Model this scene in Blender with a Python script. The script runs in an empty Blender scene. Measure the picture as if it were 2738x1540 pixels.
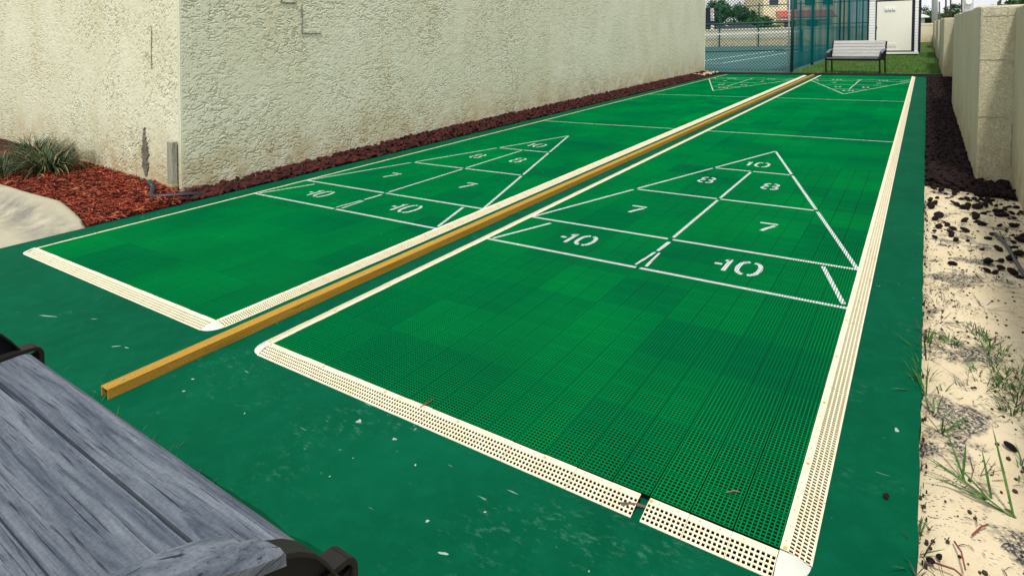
import bpy, math, random
from mathutils import Vector, Quaternion, Matrix, noise
import numpy as np
R = math.radians
random.seed(7)
S = bpy.context.scene
COL = S.collection

# ------------------------------------------------------------------ camera, sky, sun, exposure
SUN_DIR = Vector((0.22, -0.40, 0.89)).normalized()
cam = bpy.data.cameras.new('camera')
cam.sensor_fit = 'HORIZONTAL'; cam.sensor_width = 36.0
cam.lens = 21.424; cam.shift_x = -0.02962; cam.shift_y = -0.22801
cam.clip_start = 0.02; cam.clip_end = 3000
co = bpy.data.objects.new('camera', cam); COL.objects.link(co)
YAW, PIT, ROL = 0.56313858, -0.03180922, -0.02805976
fw = Vector((-math.sin(YAW)*math.cos(PIT), math.cos(YAW)*math.cos(PIT), math.sin(PIT)))
rt = Vector((math.cos(YAW), math.sin(YAW), 0)); up = rt.cross(fw)
r2 = rt*math.cos(ROL)+up*math.sin(ROL); u2 = up*math.cos(ROL)-rt*math.sin(ROL)
mw = Matrix((r2, u2, -fw)).transposed().to_4x4(); mw.translation = (2.10984, -1.36645, 1.1422)
co.matrix_world = mw
S.camera = co

w = bpy.data.worlds.new('World'); S.world = w; w.use_nodes = True
wn = w.node_tree.nodes; wl = w.node_tree.links
sky = wn.new('ShaderNodeTexSky'); sky.sky_type = 'NISHITA'; sky.sun_disc = False
sky.sun_elevation = math.asin(SUN_DIR.z); sky.sun_rotation = math.atan2(SUN_DIR.x, SUN_DIR.y)
sky.air_density = 1.0; sky.dust_density = 2.5; sky.ozone_density = 1.5
wn['Background'].inputs[1].default_value = 0.15
hs_ = wn.new('ShaderNodeHueSaturation'); hs_.inputs['Saturation'].default_value = .38   # thin overcast: a pale sky
wl.new(sky.outputs[0], hs_.inputs['Color']); 
tcw = wn.new('ShaderNodeTexCoord'); mpw = wn.new('ShaderNodeMapping'); mpw.inputs['Scale'].default_value = (1, 1, 2.6)
nzw = wn.new('ShaderNodeTexNoise'); nzw.inputs['Scale'].default_value = 2.4; nzw.inputs['Detail'].default_value = 7; nzw.inputs['Roughness'].default_value = .6
crw = wn.new('ShaderNodeValToRGB'); crw.color_ramp.elements[0].position = .36; crw.color_ramp.elements[0].color = (.25,.25,.25,1); crw.color_ramp.elements[1].position = .62; crw.color_ramp.elements[1].color = (.95,.95,.95,1)
mxw = wn.new('ShaderNodeMix'); mxw.data_type = 'RGBA'; mxw.inputs[7].default_value = (5.2, 5.3, 5.4, 1)
wl.new(tcw.outputs['Generated'], mpw.inputs[0]); wl.new(mpw.outputs[0], nzw.inputs['Vector']); wl.new(nzw.outputs[0], crw.inputs[0]); wl.new(crw.outputs[0], mxw.inputs[0])
wl.new(hs_.outputs[0], mxw.inputs[6]); wl.new(mxw.outputs[2], wn['Background'].inputs[0])

sl = bpy.data.lights.new('sun', 'SUN'); sl.energy = 2.4; sl.angle = R(6); sl.color = (1, .955, .88)
so = bpy.data.objects.new('sun', sl); COL.objects.link(so)
so.rotation_euler = SUN_DIR.to_track_quat('Z', 'Y').to_euler(); so.location = (0, -10, 20)

S.view_settings.view_transform = 'Standard'; S.view_settings.look = 'None'
S.view_settings.gamma = 1.0; S.view_settings.exposure = 0.55

# ------------------------------------------------------------------ helpers
LEAN = (0.0337*0.8456, 0.0337*0.5338)     # everything tall stands square to the slightly sloping court

class MB:
    def __init__(s): s.v = []; s.f = []; s.m = []
    def face(s, pts, mi=0):
        n = len(s.v); s.v.extend(pts); s.f.append(tuple(range(n, n+len(pts)))); s.m.append(mi)
    def hexa(s, p, mi=0):      # p: 4 bottom, 4 top (ccw seen from above)
        n = len(s.v); s.v.extend(p)
        for q in ((3,2,1,0),(4,5,6,7),(0,1,5,4),(1,2,6,5),(2,3,7,6),(3,0,4,7)):
            s.f.append(tuple(n+i for i in q)); s.m.append(mi)
    def box(s, x0, x1, y0, y1, z0, z1, mi=0):
        s.hexa([(x0,y0,z0),(x1,y0,z0),(x1,y1,z0),(x0,y1,z0),(x0,y0,z1),(x1,y0,z1),(x1,y1,z1),(x0,y1,z1)], mi)
    def bar(s, a, b, wd, ht=None, upv=(0,0,1), mi=0):
        a = Vector(a); b = Vector(b); ht = ht or wd
        d = (b-a).normalized(); u = Vector(upv)
        if abs(d.dot(u)) > .98: u = Vector((0,1,0))
        sx = d.cross(u).normalized()*wd/2; uz = sx.cross(d).normalized()*ht/2
        s.hexa([a-sx-uz, b-sx-uz, b+sx-uz, a+sx-uz, a-sx+uz, b-sx+uz, b+sx+uz, a+sx+uz], mi)
    def tube(s, pts, rad, seg=8, cap=True, mi=0):
        pts = [Vector(p) for p in pts]; n0 = len(s.v); N = len(pts)
        rr = rad if isinstance(rad, (list, tuple)) else [rad]*N
        prev = None
        for i, p in enumerate(pts):
            d = (pts[min(i+1, N-1)]-pts[max(i-1, 0)]).normalized()
            if prev is None:
                a = d.orthogonal().normalized()
            else:
                a = (prev - d*prev.dot(d)).normalized()
            prev = a; b = d.cross(a)
            for k in range(seg):
                t = 2*math.pi*k/seg
                s.v.append(p + (a*math.cos(t)+b*math.sin(t))*rr[i])
        for i in range(N-1):
            for k in range(seg):
                k2 = (k+1) % seg
                s.f.append((n0+i*seg+k, n0+i*seg+k2, n0+(i+1)*seg+k2, n0+(i+1)*seg+k)); s.m.append(mi)
        if cap:
            s.f.append(tuple(n0+k for k in reversed(range(seg)))); s.m.append(mi)
            s.f.append(tuple(n0+(N-1)*seg+k for k in range(seg))); s.m.append(mi)
    def grid(s, X, Y, Z, mi=0):   # 2d arrays
        n0 = len(s.v); a, b = X.shape
        s.v.extend(zip(X.ravel().tolist(), Y.ravel().tolist(), Z.ravel().tolist()))
        for i in range(a-1):
            for j in range(b-1):
                s.f.append((n0+i*b+j, n0+(i+1)*b+j, n0+(i+1)*b+j+1, n0+i*b+j+1)); s.m.append(mi)
    def prism(s, pts, off, mi=0):  # polygon pts (3d) extruded by off
        off = Vector(off); n0 = len(s.v); k = len(pts)
        s.v.extend([Vector(p) for p in pts]); s.v.extend([Vector(p)+off for p in pts])
        s.f.append(tuple(n0+i for i in reversed(range(k)))); s.m.append(mi)
        s.f.append(tuple(n0+k+i for i in range(k))); s.m.append(mi)
        for i in range(k):
            j = (i+1) % k
            s.f.append((n0+i, n0+j, n0+k+j, n0+k+i)); s.m.append(mi)
    def build(s, name, mats, parent=None, smooth=False, lean=False, loc=None, recalc=False):
        me = bpy.data.meshes.new(name)
        vs = s.v
        if lean: vs = [(p[0]+LEAN[0]*p[2], p[1]+LEAN[1]*p[2], p[2]) for p in vs]
        me.from_pydata([tuple(p) for p in vs], [], s.f)
        if not isinstance(mats, (list, tuple)): mats = [mats]
        for m in mats: me.materials.append(m)
        if len(mats) > 1: me.polygons.foreach_set('material_index', s.m)
        if smooth: me.polygons.foreach_set('use_smooth', [True]*len(me.polygons))
        me.update()
        if recalc:
            import bmesh
            b = bmesh.new(); b.from_mesh(me); bmesh.ops.recalc_face_normals(b, faces=b.faces); b.to_mesh(me); b.free()
        o = bpy.data.objects.new(name, me); COL.objects.link(o)
        if parent: o.parent = parent
        if loc: o.location = loc
        return o

def tag(o, label=None, cat=None, group=None, kind=None):
    if label: o['label'] = label
    if cat: o['category'] = cat
    if group: o['group'] = group
    if kind: o['kind'] = kind
    return o
def empty(name, label, cat, loc=(0,0,0), rz=0, group=None):
    o = bpy.data.objects.new(name, None); COL.objects.link(o)
    o.location = loc; o.rotation_euler = (0,0,rz); o.empty_display_size = .1
    return tag(o, label, cat, group)
def struct(o): o['kind'] = 'structure'; return o
def copy_tree(o, parent=None):
    kids = [k for k in bpy.data.objects if k.parent == o]
    c = o.copy(); COL.objects.link(c)
    if parent: c.parent = parent
    for k in kids: copy_tree(k, c)
    return c
def bevel(o, wd, seg=2):
    m = o.modifiers.new('bevel', 'BEVEL'); m.width = wd; m.segments = seg; m.limit_method = 'ANGLE'
    return o

# ---- material helpers
class M:
    def __init__(s, name, rough=.6, spec=.3):
        s.mat = bpy.data.materials.new(name); s.mat.use_nodes = True
        s.nt = s.mat.node_tree; s.b = s.nt.nodes['Principled BSDF']
        s.b.inputs['Roughness'].default_value = rough
        s.b.inputs['Specular IOR Level'].default_value = spec
        s.tc = s.nt.nodes.new('ShaderNodeTexCoord'); s.geo = s.nt.nodes.new('ShaderNodeNewGeometry')
    def n(s, t, **k):
        q = s.nt.nodes.new('ShaderNode'+t)
        for a, v in k.items(): setattr(q, a, v)
        return q
    def l(s, a, b): s.nt.links.new(a, b)
    def pos(s, world=True, scale=(1,1,1), rot=(0,0,0)):
        mp = s.n('Mapping'); mp.inputs['Scale'].default_value = scale; mp.inputs['Rotation'].default_value = rot
        s.l(s.geo.outputs['Position'] if world else s.tc.outputs['Object'], mp.inputs[0]); return mp.outputs[0]
    def noise(s, vec, scale, detail=3, rough=.55, dist=0):
        q = s.n('TexNoise'); q.inputs['Scale'].default_value = scale; q.inputs['Detail'].default_value = detail
        q.inputs['Roughness'].default_value = rough; q.inputs['Distortion'].default_value = dist
        s.l(vec, q.inputs['Vector']); return q.outputs[0]
    def voro(s, vec, scale, feature='F1', out='Distance', rnd=1.0):
        q = s.n('TexVoronoi', feature=feature); q.inputs['Scale'].default_value = scale
        q.inputs['Randomness'].default_value = rnd
        s.l(vec, q.inputs['Vector']); return q.outputs[out]
    def ramp(s, fac, stops, mode='LINEAR'):
        q = s.n('ValToRGB'); q.color_ramp.interpolation = mode
        e = q.color_ramp.elements
        while len(e) < len(stops): e.new(.5)
        for el, (p, c) in zip(e, stops):
            el.position = p; el.color = (c, c, c, 1) if isinstance(c, (int, float)) else (*c, 1)
        s.l(fac, q.inputs[0]); return q.outputs[0]
    def math(s, op, a, b=None, clamp=False):
        q = s.n('Math', operation=op, use_clamp=clamp)
        for i, v in enumerate((a, b)):
            if v is None: continue
            if isinstance(v, (int, float)): q.inputs[i].default_value = v
            else: s.l(v, q.inputs[i])
        return q.outputs[0]
    def mix(s, fac, a, b, blend='MIX'):
        q = s.n('Mix', data_type='RGBA', blend_type=blend)
        for i, v in ((0, fac), (6, a), (7, b)):
            if isinstance(v, (int, float)): q.inputs[i].default_value = v
            elif isinstance(v, tuple): q.inputs[i].default_value = (*v, 1)
            else: s.l(v, q.inputs[i])
        return q.outputs[2]
    def color(s, c):
        if isinstance(c, tuple): s.b.inputs['Base Color'].default_value = (*c, 1)
        else: s.l(c, s.b.inputs['Base Color'])
    def rough(s, c): s.l(c, s.b.inputs['Roughness'])
    def bump(s, h, strength=.5, dist=.01):
        q = s.n('Bump'); q.inputs['Strength'].default_value = strength; q.inputs['Distance'].default_value = dist
        s.l(h, q.inputs['Height']); s.l(q.outputs[0], s.b.inputs['Normal'])
    def rnd(s): return s.n('ObjectInfo').outputs['Random']

def simple(name, c1, c2, scale=8, rough=.6, spec=.3, world=False, bump=0, bscale=60, metal=0):
    m = M(name, rough, spec); v = m.pos(world)
    m.color(m.mix(m.noise(v, scale, 4), c1, c2))
    if bump: m.bump(m.noise(v, bscale, 4), bump, .004)
    m.b.inputs['Metallic'].default_value = metal
    return m.mat

# tile plastic
def tile_mat():
    m = M('green_tile_plastic', .6, .0); v = m.pos()
    sc = m.n('VectorMath', operation='SCALE'); sc.inputs['Scale'].default_value = 1/.3048; m.l(v, sc.inputs[0])
    fl = m.n('VectorMath', operation='FLOOR'); m.l(sc.outputs[0], fl.inputs[0])
    zero = m.n('VectorMath', operation='MULTIPLY'); m.l(fl.outputs[0], zero.inputs[0]); zero.inputs[1].default_value = (1,1,0)
    wn_ = m.n('TexWhiteNoise'); m.l(zero.outputs[0], wn_.inputs['Vector'])
    big = m.noise(m.pos(scale=(1,1,0)), 1.1, 2)
    f = m.math('ADD', m.math('MULTIPLY', wn_.outputs[0], .30), m.math('MULTIPLY', big, .75))
    c = m.mix(m.ramp(f, [(.3, 0.), (.74, 1.)]), (.0, .118, .042), (.0, .210, .043))
    sp = m.ramp(m.voro(v, 7), [(.0, 1.), (.035, 1.), (.07, 0.)])
    spm = m.math('MULTIPLY', sp, m.ramp(m.noise(v, 2.3, 2), [(.5, 0.), (.62, .5)]))
    c = m.mix(spm, c, (.02, .36, .20))
    dirt = m.ramp(m.noise(m.pos(scale=(1,.35,1)), 2.0, 5, .65), [(.42, 0.), (.75, .35)])
    c = m.mix(dirt, c, (.002, .085, .026))
    m.color(c); return m.mat
TILE = tile_mat()
def paint_white():
    m = M('marking_paint', .55, .3); v = m.pos()
    m.color(m.mix(m.ramp(m.noise(v, 60, 4), [(.35, 0.), (.7, 1.)]), (.80, .84, .84), (.62, .72, .70))); return m.mat
PAINT = paint_white()
def ivory():
    m = M('ivory_plastic', .5, .25); v = m.pos()
    c = m.mix(m.noise(v, 5, 4), (.70, .63, .42), (.75, .69, .51))
    d = m.ramp(m.noise(v, 30, 5, .7), [(.50, 0.), (.76, .6)])
    c = m.mix(d, c, (.55, .42, .20))
    m.color(c); return m.mat
IVORY = ivory()
CORNER = simple('corner_cap_plastic', (.48,.50,.45), (.56,.57,.50), 30, .35, .4, True)
SHADE_BLACK = simple('painted_shade_black', (.001,.0015,.001), (.002,.003,.002), 40, .9, .1, True)  # near-black colour standing in for shade inside the holes and the rail

def slab_mat():
    m = M('green_court_paint', .8, .03); v = m.pos()
    a = m.noise(v, 1.6, 6, .6); b = m.noise(v, 14, 5, .65)
    c = m.mix(m.ramp(a, [(.3, 0.), (.75, 1.)]), (.0, .056, .025), (.0005, .078, .035))
    c = m.mix(m.ramp(b, [(.45, 0.), (.8, .55)]), c, (.002, .096, .047))
    nz = m.n('TexNoise'); nz.inputs['Scale'].default_value = 60; m.l(v, nz.inputs['Vector'])
    vs_ = m.n('VectorMath', operation='SCALE'); vs_.inputs['Scale'].default_value = .03; m.l(nz.outputs['Color'], vs_.inputs[0])
    va_ = m.n('VectorMath', operation='ADD'); m.l(v, va_.inputs[0]); m.l(vs_.outputs[0], va_.inputs[1]); wv_ = va_.outputs[0]
    # worn, dusty zones, scuffs and chips down to pale concrete
    dust = m.math('MULTIPLY', m.ramp(m.noise(v, 2.2, 5, .6), [(.52, 0.), (.72, 1.)]), m.ramp(m.noise(m.pos(scale=(1,2.2,1), rot=(0,0,.5)), 26, 5, .75), [(.55, 0.), (.72, .7)]))
    c = m.mix(dust, c, (.07, .21, .15))
    ch = m.math('MULTIPLY', m.ramp(m.voro(wv_, 5.5), [(0., 1.), (.022, 1.), (.036, 0.)]), m.ramp(m.noise(v, 3.7, 3), [(.55, 0.), (.62, 1.)]))
    ch2 = m.math('MULTIPLY', m.ramp(m.voro(wv_, 23), [(0., 1.), (.05, 1.), (.085, 0.)]), m.ramp(m.noise(v, 1.9, 4, .7), [(.57, 0.), (.66, .9)]))
    scr = m.math('MULTIPLY', m.ramp(m.noise(m.pos(scale=(3,34,1), rot=(0,0,.35)), 2.2, 3), [(.70, 0.), (.73, 1.)]), m.ramp(m.noise(v, 2.6, 2), [(.53, 0.), (.6, 1.)]))
    k = m.math('MAXIMUM', m.math('MAXIMUM', ch, ch2), m.math('MULTIPLY', scr, .6))
    c = m.mix(k, c, (.30, .42, .36))
    m.color(c)
    m.bump(m.math('ADD', m.noise(v, 45, 5, .7), m.math('MULTIPLY', k, -1.5)), .22, .004)
    return m.mat
SLAB = slab_mat()

def stucco(name, base, base2, stain, sc=(1,1,1.9), s1=17, dist=.012, grain=False):
    m = M(name, .9, .12)
    v = m.pos(scale=sc); p = m.pos()
    n1 = m.noise(v, s1, 4, .6, .9)
    n2 = m.noise(v, s1*2.1, 4, .6, .6)
    pl = m.math('ADD', m.ramp(n1, [(.455, 0.), (.53, 1.)]), m.math('MULTIPLY', m.ramp(n2, [(.47, 0.), (.56, 1.)]), .55))
    h = m.math('ADD', pl, m.math('MULTIPLY', m.noise(p, 160, 3, .6), .25))
    c = m.mix(m.ramp(m.noise(p, 1.3, 5, .6), [(.32, 0.), (.7, 1.)]), base, base2)
    st = m.ramp(m.noise(m.pos(scale=(1,1,.22)), 2.0, 6, .68), [(.50, 0.), (.78, .65)])
    c = m.mix(st, c, stain)
    sep = m.n('SeparateXYZ'); m.l(p, sep.inputs[0])
    low = m.math('MULTIPLY', m.ramp(sep.outputs[2], [(.02, 1.), (.55, 0.)]), m.ramp(m.noise(p, 5, 5, .65), [(.4, .15), (.65, .9)]))
    c = m.mix(low, c, (.40, .30, .135))
    gr = m.ramp(m.noise(p, 90, 4, .7), [(.35, .85), (.6, 1.)])
    c = m.mix(1.0, c, gr, 'MULTIPLY')
    m.color(c)
    if grain: m.bump(m.noise(p, 150, 4, .65), .5, .004)
    else: m.bump(h, 1.0, dist)
    return m.mat
STUCCO = stucco('stucco_cream', (.60, .60, .43), (.685, .68, .53), (.56, .49, .31), grain=True)
BLOCK = stucco('wall_stucco_tan', (.56, .515, .35), (.64, .585, .425), (.40, .385, .27), (1,1,1.2), 40, .0035)

def sand():
    m = M('sand', .95, .1); v = m.pos()
    c = m.mix(m.ramp(m.noise(v, 3, 6, .65), [(.3, 0.), (.72, 1.)]), (.54, .45, .29), (.64, .55, .39))
    grain = m.noise(v, 420, 3, .7)
    c = m.mix(m.ramp(grain, [(.5, 0.), (.75, .45)]), c, (.34, .28, .19))
    # crumbs of dark debris and patches of dark soil
    cr = m.math('MULTIPLY', m.ramp(m.voro(v, 75), [(0., 1.), (.16, 1.), (.24, 0.)]), m.ramp(m.noise(v, 7, 4, .7), [(.47, 0.), (.60, 1.)]))
    cr2 = m.math('MULTIPLY', m.ramp(m.voro(m.pos(scale=(1,2.4,1), rot=(0,0,.7)), 60), [(0., 1.), (.2, 1.), (.3, 0.)]), m.ramp(m.noise(v, 4.2, 4, .7), [(.5, 0.), (.58, 1.)]))
    c = m.mix(m.math('MAXIMUM', cr, cr2), c, (.035, .03, .032))
    soil = m.math('MULTIPLY', m.ramp(m.noise(v, 5.2, 4, .6), [(.55, 0.), (.61, 1.)]), m.ramp(m.noise(v, 110, 3, .7), [(.36, 0.), (.56, 1.)]))
    c = m.mix(soil, c, (.035, .04, .048))
    m.color(c); m.bump(m.math('ADD', m.noise(v, 60, 5, .7), m.math('MULTIPLY', grain, .4)), .5, .008); return m.mat
SAND = sand()
def concrete():
    m = M('concrete', .9, .15); v = m.pos()
    c = m.mix(m.ramp(m.noise(v, 2.2, 6, .65), [(.3, 0.), (.72, 1.)]), (.30, .275, .20), (.39, .365, .27))
    c = m.mix(m.ramp(m.noise(v, 3.1, 5, .7), [(.52, 0.), (.75, .7)]), c, (.20, .195, .165))
    sep = m.n('SeparateXYZ'); m.l(v, sep.inputs[0])
    band = m.math('MULTIPLY', m.ramp(sep.outputs[1], [(.02, 0.), (.14, 1.), (.24, 1.), (.34, 0.)]), m.ramp(m.noise(v, 6, 5, .7), [(.36, 0.), (.62, .85)]))
    c = m.mix(band, c, (.13, .13, .115))
    c = m.mix(m.ramp(m.voro(v, 60), [(0., .5), (.12, .4), (.2, 0.)]), c, (.22, .19, .14))
    m.color(c); m.bump(m.noise(v, 90, 5, .7), .35, .005); return m.mat
CONC = concrete()
def wood(name, c1, c2, dark, axis=0, k=1.0):
    m = M(name, .8, .2)
    sc = [26, 26, 26]; sc[axis] = 1.3
    v = m.pos(False, tuple(sc)); 
    sc2 = [60, 60, 60]; sc2[axis] = 2.6
    v2 = m.pos(False, tuple(sc2))
    warp = m.noise(m.pos(False), 4, 2)
    n1 = m.noise(v, 1.6*k, 5, .65, 1.2); n2 = m.noise(v2, 1.5*k, 4, .7, .7)
    c = m.mix(m.ramp(n1, [(.3, 0.), (.7, 1.)]), c1, c2)
    sc3 = [300, 300, 300]; sc3[axis] = 7
    n3 = m.noise(m.pos(False, tuple(sc3)), 1.0*k, 3, .6, .3)
    c = m.mix(m.ramp(n3, [(.33, .8), (.42, 0.)]), c, dark)
    sc4 = [120, 120, 120]; sc4[axis] = 2.2
    c = m.mix(m.ramp(m.noise(m.pos(False, tuple(sc4)), 1.0*k, 2, .5, .5), [(.27, .95), (.32, 0.)]), c, dark)
    crack = m.ramp(n2, [(.27, .8), (.34, 0.)])
    crack = m.math('MULTIPLY', crack, m.ramp(warp, [(.3, .5), (.6, 1.)]))
    c = m.mix(crack, c, dark)
    c = m.mix(1.0, c, m.ramp(m.noise(m.pos(False), 160, 3, .7), [(.3, .72), (.6, 1.)]), 'MULTIPLY')
    m.color(c); m.bump(m.math('SUBTRACT', m.math('MULTIPLY', n1, .6), crack), .7, .004); return m.mat
GREYWOOD = wood('weathered_bench_wood', (.032,.044,.068), (.165,.187,.22), (.006,.009,.016))
ARMWOOD = wood('armrest_wood', (.055,.070,.098), (.185,.205,.235), (.015,.019,.03), 1, .7)
SILVERWOOD = wood('bleached_bench_wood', (.38,.38,.36), (.56,.55,.52), (.16,.16,.155))
STAKEWOOD = wood('stake_wood', (.20,.20,.17), (.42,.40,.29), (.05,.05,.05), 2)
GOLD = wood('ochre_rail_wood', (.34,.185,.022), (.42,.235,.032), (.22,.115,.015), 1, .6)
IRON = simple('black_iron', (.003,.0035,.005), (.007,.008,.011), 30, .55, .2)
IRONRIM = simple('worn_iron_bar', (.005,.006,.008), (.020,.017,.013), 14, .6, .2)
def rock_mat(name, a, b, c3):
    m = M(name, .9, .15); v = m.pos(False)
    r = m.rnd()
    c = m.mix(m.ramp(r, [(.2, 0.), (.8, 1.)]), a, b)
    wv = m.pos()
    c = m.mix(m.ramp(m.noise(wv, 24, 2), [(.42, 0.), (.6, 1.)]), c, c3)
    c = m.mix(m.ramp(m.noise(wv, 150, 4, .7), [(.35, .5), (.6, 0.)]), c, (.008, .006, .006))
    m.color(c); m.bump(m.noise(wv, 170, 4, .7), .9, .006); return m.mat
LAVA_RED = rock_mat('red_lava', (.014,.008,.009), (.055,.015,.013), (.085,.02,.015))
LAVA_DARK = rock_mat('dark_lava', (.006,.005,.006), (.014,.008,.008), (.018,.007,.007))
PALE_ROCK = rock_mat('pale_stone', (.55,.42,.27), (.68,.56,.40), (.62,.45,.30))
PEBBLE = simple('pale_pebble', (.26,.30,.26), (.42,.44,.38), 90, .9)
def mulch_mat():
    m = M('red_mulch', .85, .15); v = m.pos()
    c = m.mix(m.ramp(m.noise(v, 55, 3, .7), [(.35, 0.), (.65, 1.)]), (.14, .020, .010), (.32, .048, .020))
    c = m.mix(m.ramp(m.noise(m.pos(rot=(.3,.2,.9)), 110, 3), [(.56, 0.), (.72, .85)]), c, (.40, .11, .05))
    c = m.mix(m.ramp(m.noise(m.pos(rot=(.1,.9,.2)), 75, 3), [(.56, 0.), (.64, .9)]), c, (.03, .007, .006))
    m.color(c); return m.mat
MULCH = mulch_mat()
def leaf_mat(name, a, b, c3=None, scale=9, rough=.55):
    m = M(name, rough, .3); v = m.pos()
    c = m.mix(m.ramp(m.noise(v, scale, 3), [(.35, 0.), (.65, 1.)]), a, b)
    if c3: c = m.mix(m.ramp(m.noise(m.pos(rot=(1,.4,2)), scale*1.7, 2), [(.6, 0.), (.68, .9)]), c, c3)
    m.color(c)
    m.b.inputs['Subsurface Weight'].default_value = 0
    return m.mat
BLADE = leaf_mat('green_blade', (.02,.075,.012), (.05,.15,.02), (.13,.16,.03), 30)
DRYBLADE = leaf_mat('dry_stem', (.055,.04,.028), (.03,.02,.016), (.10,.09,.04), 20)
LIRIOPE = leaf_mat('grass_clump_blade', (.007,.024,.006), (.022,.062,.012), (.16,.14,.07), 22)
LAWN = leaf_mat('lawn_blade', (.02,.11,.006), (.05,.19,.010), (.15,.13,.03), 3)
LEAF = leaf_mat('tree_leaf', (.012,.070,.018), (.035,.125,.024), (.09,.15,.03), 1.6, .75)
LEAFDARK = leaf_mat('dark_leaf', (.012,.045,.012), (.03,.085,.022), None, 1.2)
SHRUBLEAF = leaf_mat('shrub_leaf', (.02,.06,.03), (.05,.12,.04), (.30,.24,.10), 5)
BARK = simple('bark', (.06,.045,.035), (.12,.10,.08), 12, .9)
FENCEGREEN = simple('green_fence_steel', (.006,.055,.045), (.012,.075,.060), 10, .45, .4)
WIRE = simple('green_wire', (.002,.028,.026), (.004,.040,.036), 10, .6, .2)
GALV = simple('galvanised_steel', (.42,.46,.50), (.55,.60,.64), 4, .45, .5, metal=.3)
BLACKHOSE = simple('black_pipe', (.010,.012,.018), (.02,.022,.03), 20, .45, .4)
WHITE = simple('white_vinyl', (.74,.74,.70), (.82,.82,.79), 5, .5, .3)
DOORWHITE = simple('ivory_door_paint', (.78,.76,.65), (.83,.81,.71), 3, .5, .3)
NAVY = simple('navy_trim', (.006,.007,.022), (.012,.013,.034), 20, .5, .3)
ROOF = simple('grey_shingle', (.12,.12,.12), (.2,.2,.19), 20, .9)
BEIGE = stucco('far_stucco_beige', (.66,.62,.45), (.74,.70,.53), (.58,.52,.36), (1,1,1), 8, .004)
HOUSEWALL = simple('warm_house_paint', (.80,.70,.46), (.84,.75,.52), 2, .9, .1)
TERRA = simple('terracotta', (.42,.075,.065), (.62,.20,.17), 6, .7)
GLASSDARK = simple('dark_window_glass', (.010,.014,.02), (.03,.04,.05), 2, .08, .6)
def tennis_mat():
    m = M('tennis_acrylic', .75, .2); v = m.pos()
    m.color(m.mix(m.ramp(m.noise(v, .9, 5), [(.3,0.),(.7,1.)]), (.028,.105,.10), (.045,.145,.135))); return m.mat
TENNIS = tennis_mat()
def ground_mat():
    m = M('sandy_soil', .95, .1); v = m.pos()
    c = m.mix(m.ramp(m.noise(v, .8, 6, .65), [(.35, 0.), (.65, 1.)]), (.22, .19, .11), (.09, .12, .04))
    m.color(c); m.bump(m.noise(v, 12, 4), .4, .03); return m.mat
GROUND = ground_mat()
def lawnbase_mat():
    m = M('lawn_soil', .95, .1); v = m.pos()
    c = m.mix(m.ramp(m.noise(v, 1.3, 5, .65), [(.4, 0.), (.66, 1.)]), (.022, .075, .008), (.09, .09, .025))
    m.color(c); return m.mat
LAWNBASE = lawnbase_mat()
def screen_mat():
    m = M('green_windscreen', .9, .0); m.color((.0,.098,.105))
    tr = m.n('BsdfTransparent'); mx = m.n('MixShader')
    wv = m.noise(m.pos(scale=(1,1,9)), 9, 3); band = m.noise(m.pos(scale=(1,.9,.12)), 1.2, 3, .7)
    m.l(m.math('MULTIPLY', m.ramp(wv, [(.3, .82), (.7, 1.)]), m.ramp(band, [(.35, .84), (.6, 1.)])), mx.inputs[0])
    m.l(tr.outputs[0], mx.inputs[1]); m.l(m.b.outputs[0], mx.inputs[2])
    m.l(mx.outputs[0], m.nt.nodes['Material Output'].inputs[0]); return m.mat
SCREEN = screen_mat()
def net_mat():
    m = M('net_mesh', .8, .1); m.color((.012,.02,.02))
    tr = m.n('BsdfTransparent'); mx = m.n('MixShader'); mx.inputs[0].default_value = .16
    m.l(tr.outputs[0], mx.inputs[1]); m.l(m.b.outputs[0], mx.inputs[2])
    m.l(mx.outputs[0], m.nt.nodes['Material Output'].inputs[0]); return m.mat
NETM = net_mat()

# ------------------------------------------------------------------ ground and setting
FT = .3048
CW = 6*FT                 # lane width
BASE = 1.3408             # baseline of the near diagram
LEN = 14.37
LX = -2.21596             # x of the second lane
g = MB(); g.face([(-900,-300,-.12),(900,-300,-.12),(900,1500,-.12),(-900,1500,-.12)])
struct(g.build('ground', GROUND))

# court slab: slightly ragged right/front edge
sb = MB()
rng = random.Random(3)
outline = []
y = -.515
xs = np.arange(-2.47, 2.088, .06)
for x in xs: outline.append((x, -.507-.012*(x+2.47)/4.5+rng.uniform(-.007,.007)))
ys = np.arange(-.50, 14.42, .07)
for yy in ys: outline.append((2.086+.012*yy/14+rng.uniform(-.003,.003), yy))
outline.append((2.10, 14.42)); outline.append((-2.50, 14.42))
for yy in np.arange(14.3, -.5, -.15): outline.append((-2.475-.0*yy+rng.uniform(-.004,.004), yy))
sb.prism([(a,b,-.11) for a,b in outline], (0,0,.096))
struct(sb.build('court_slab', SLAB))

def hnoise(x, y, s, seed=0.0):
    return noise.noise(Vector((x*s, y*s, seed)))
# sand strip on the right
gx = np.concatenate([np.arange(2.06, 3.0, .028), np.arange(3.0, 6, .4)]); gy = np.concatenate([np.arange(-2.2, 4.4, .035), np.arange(4.4, 14.6, .3)])
X, Y = np.meshgrid(gx, gy, indexing='ij'); Z = np.zeros_like(X)
for i in range(X.shape[0]):
    for j in range(X.shape[1]):
        Z[i,j] = -.038+.012*hnoise(X[i,j],Y[i,j],4)+.006*hnoise(X[i,j],Y[i,j],13,3)-.01*max(0,1-abs(X[i,j]-2.09)/.05)
m_ = MB(); m_.grid(X, Y, Z)
struct(m_.build('sand', SAND, smooth=True))
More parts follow.
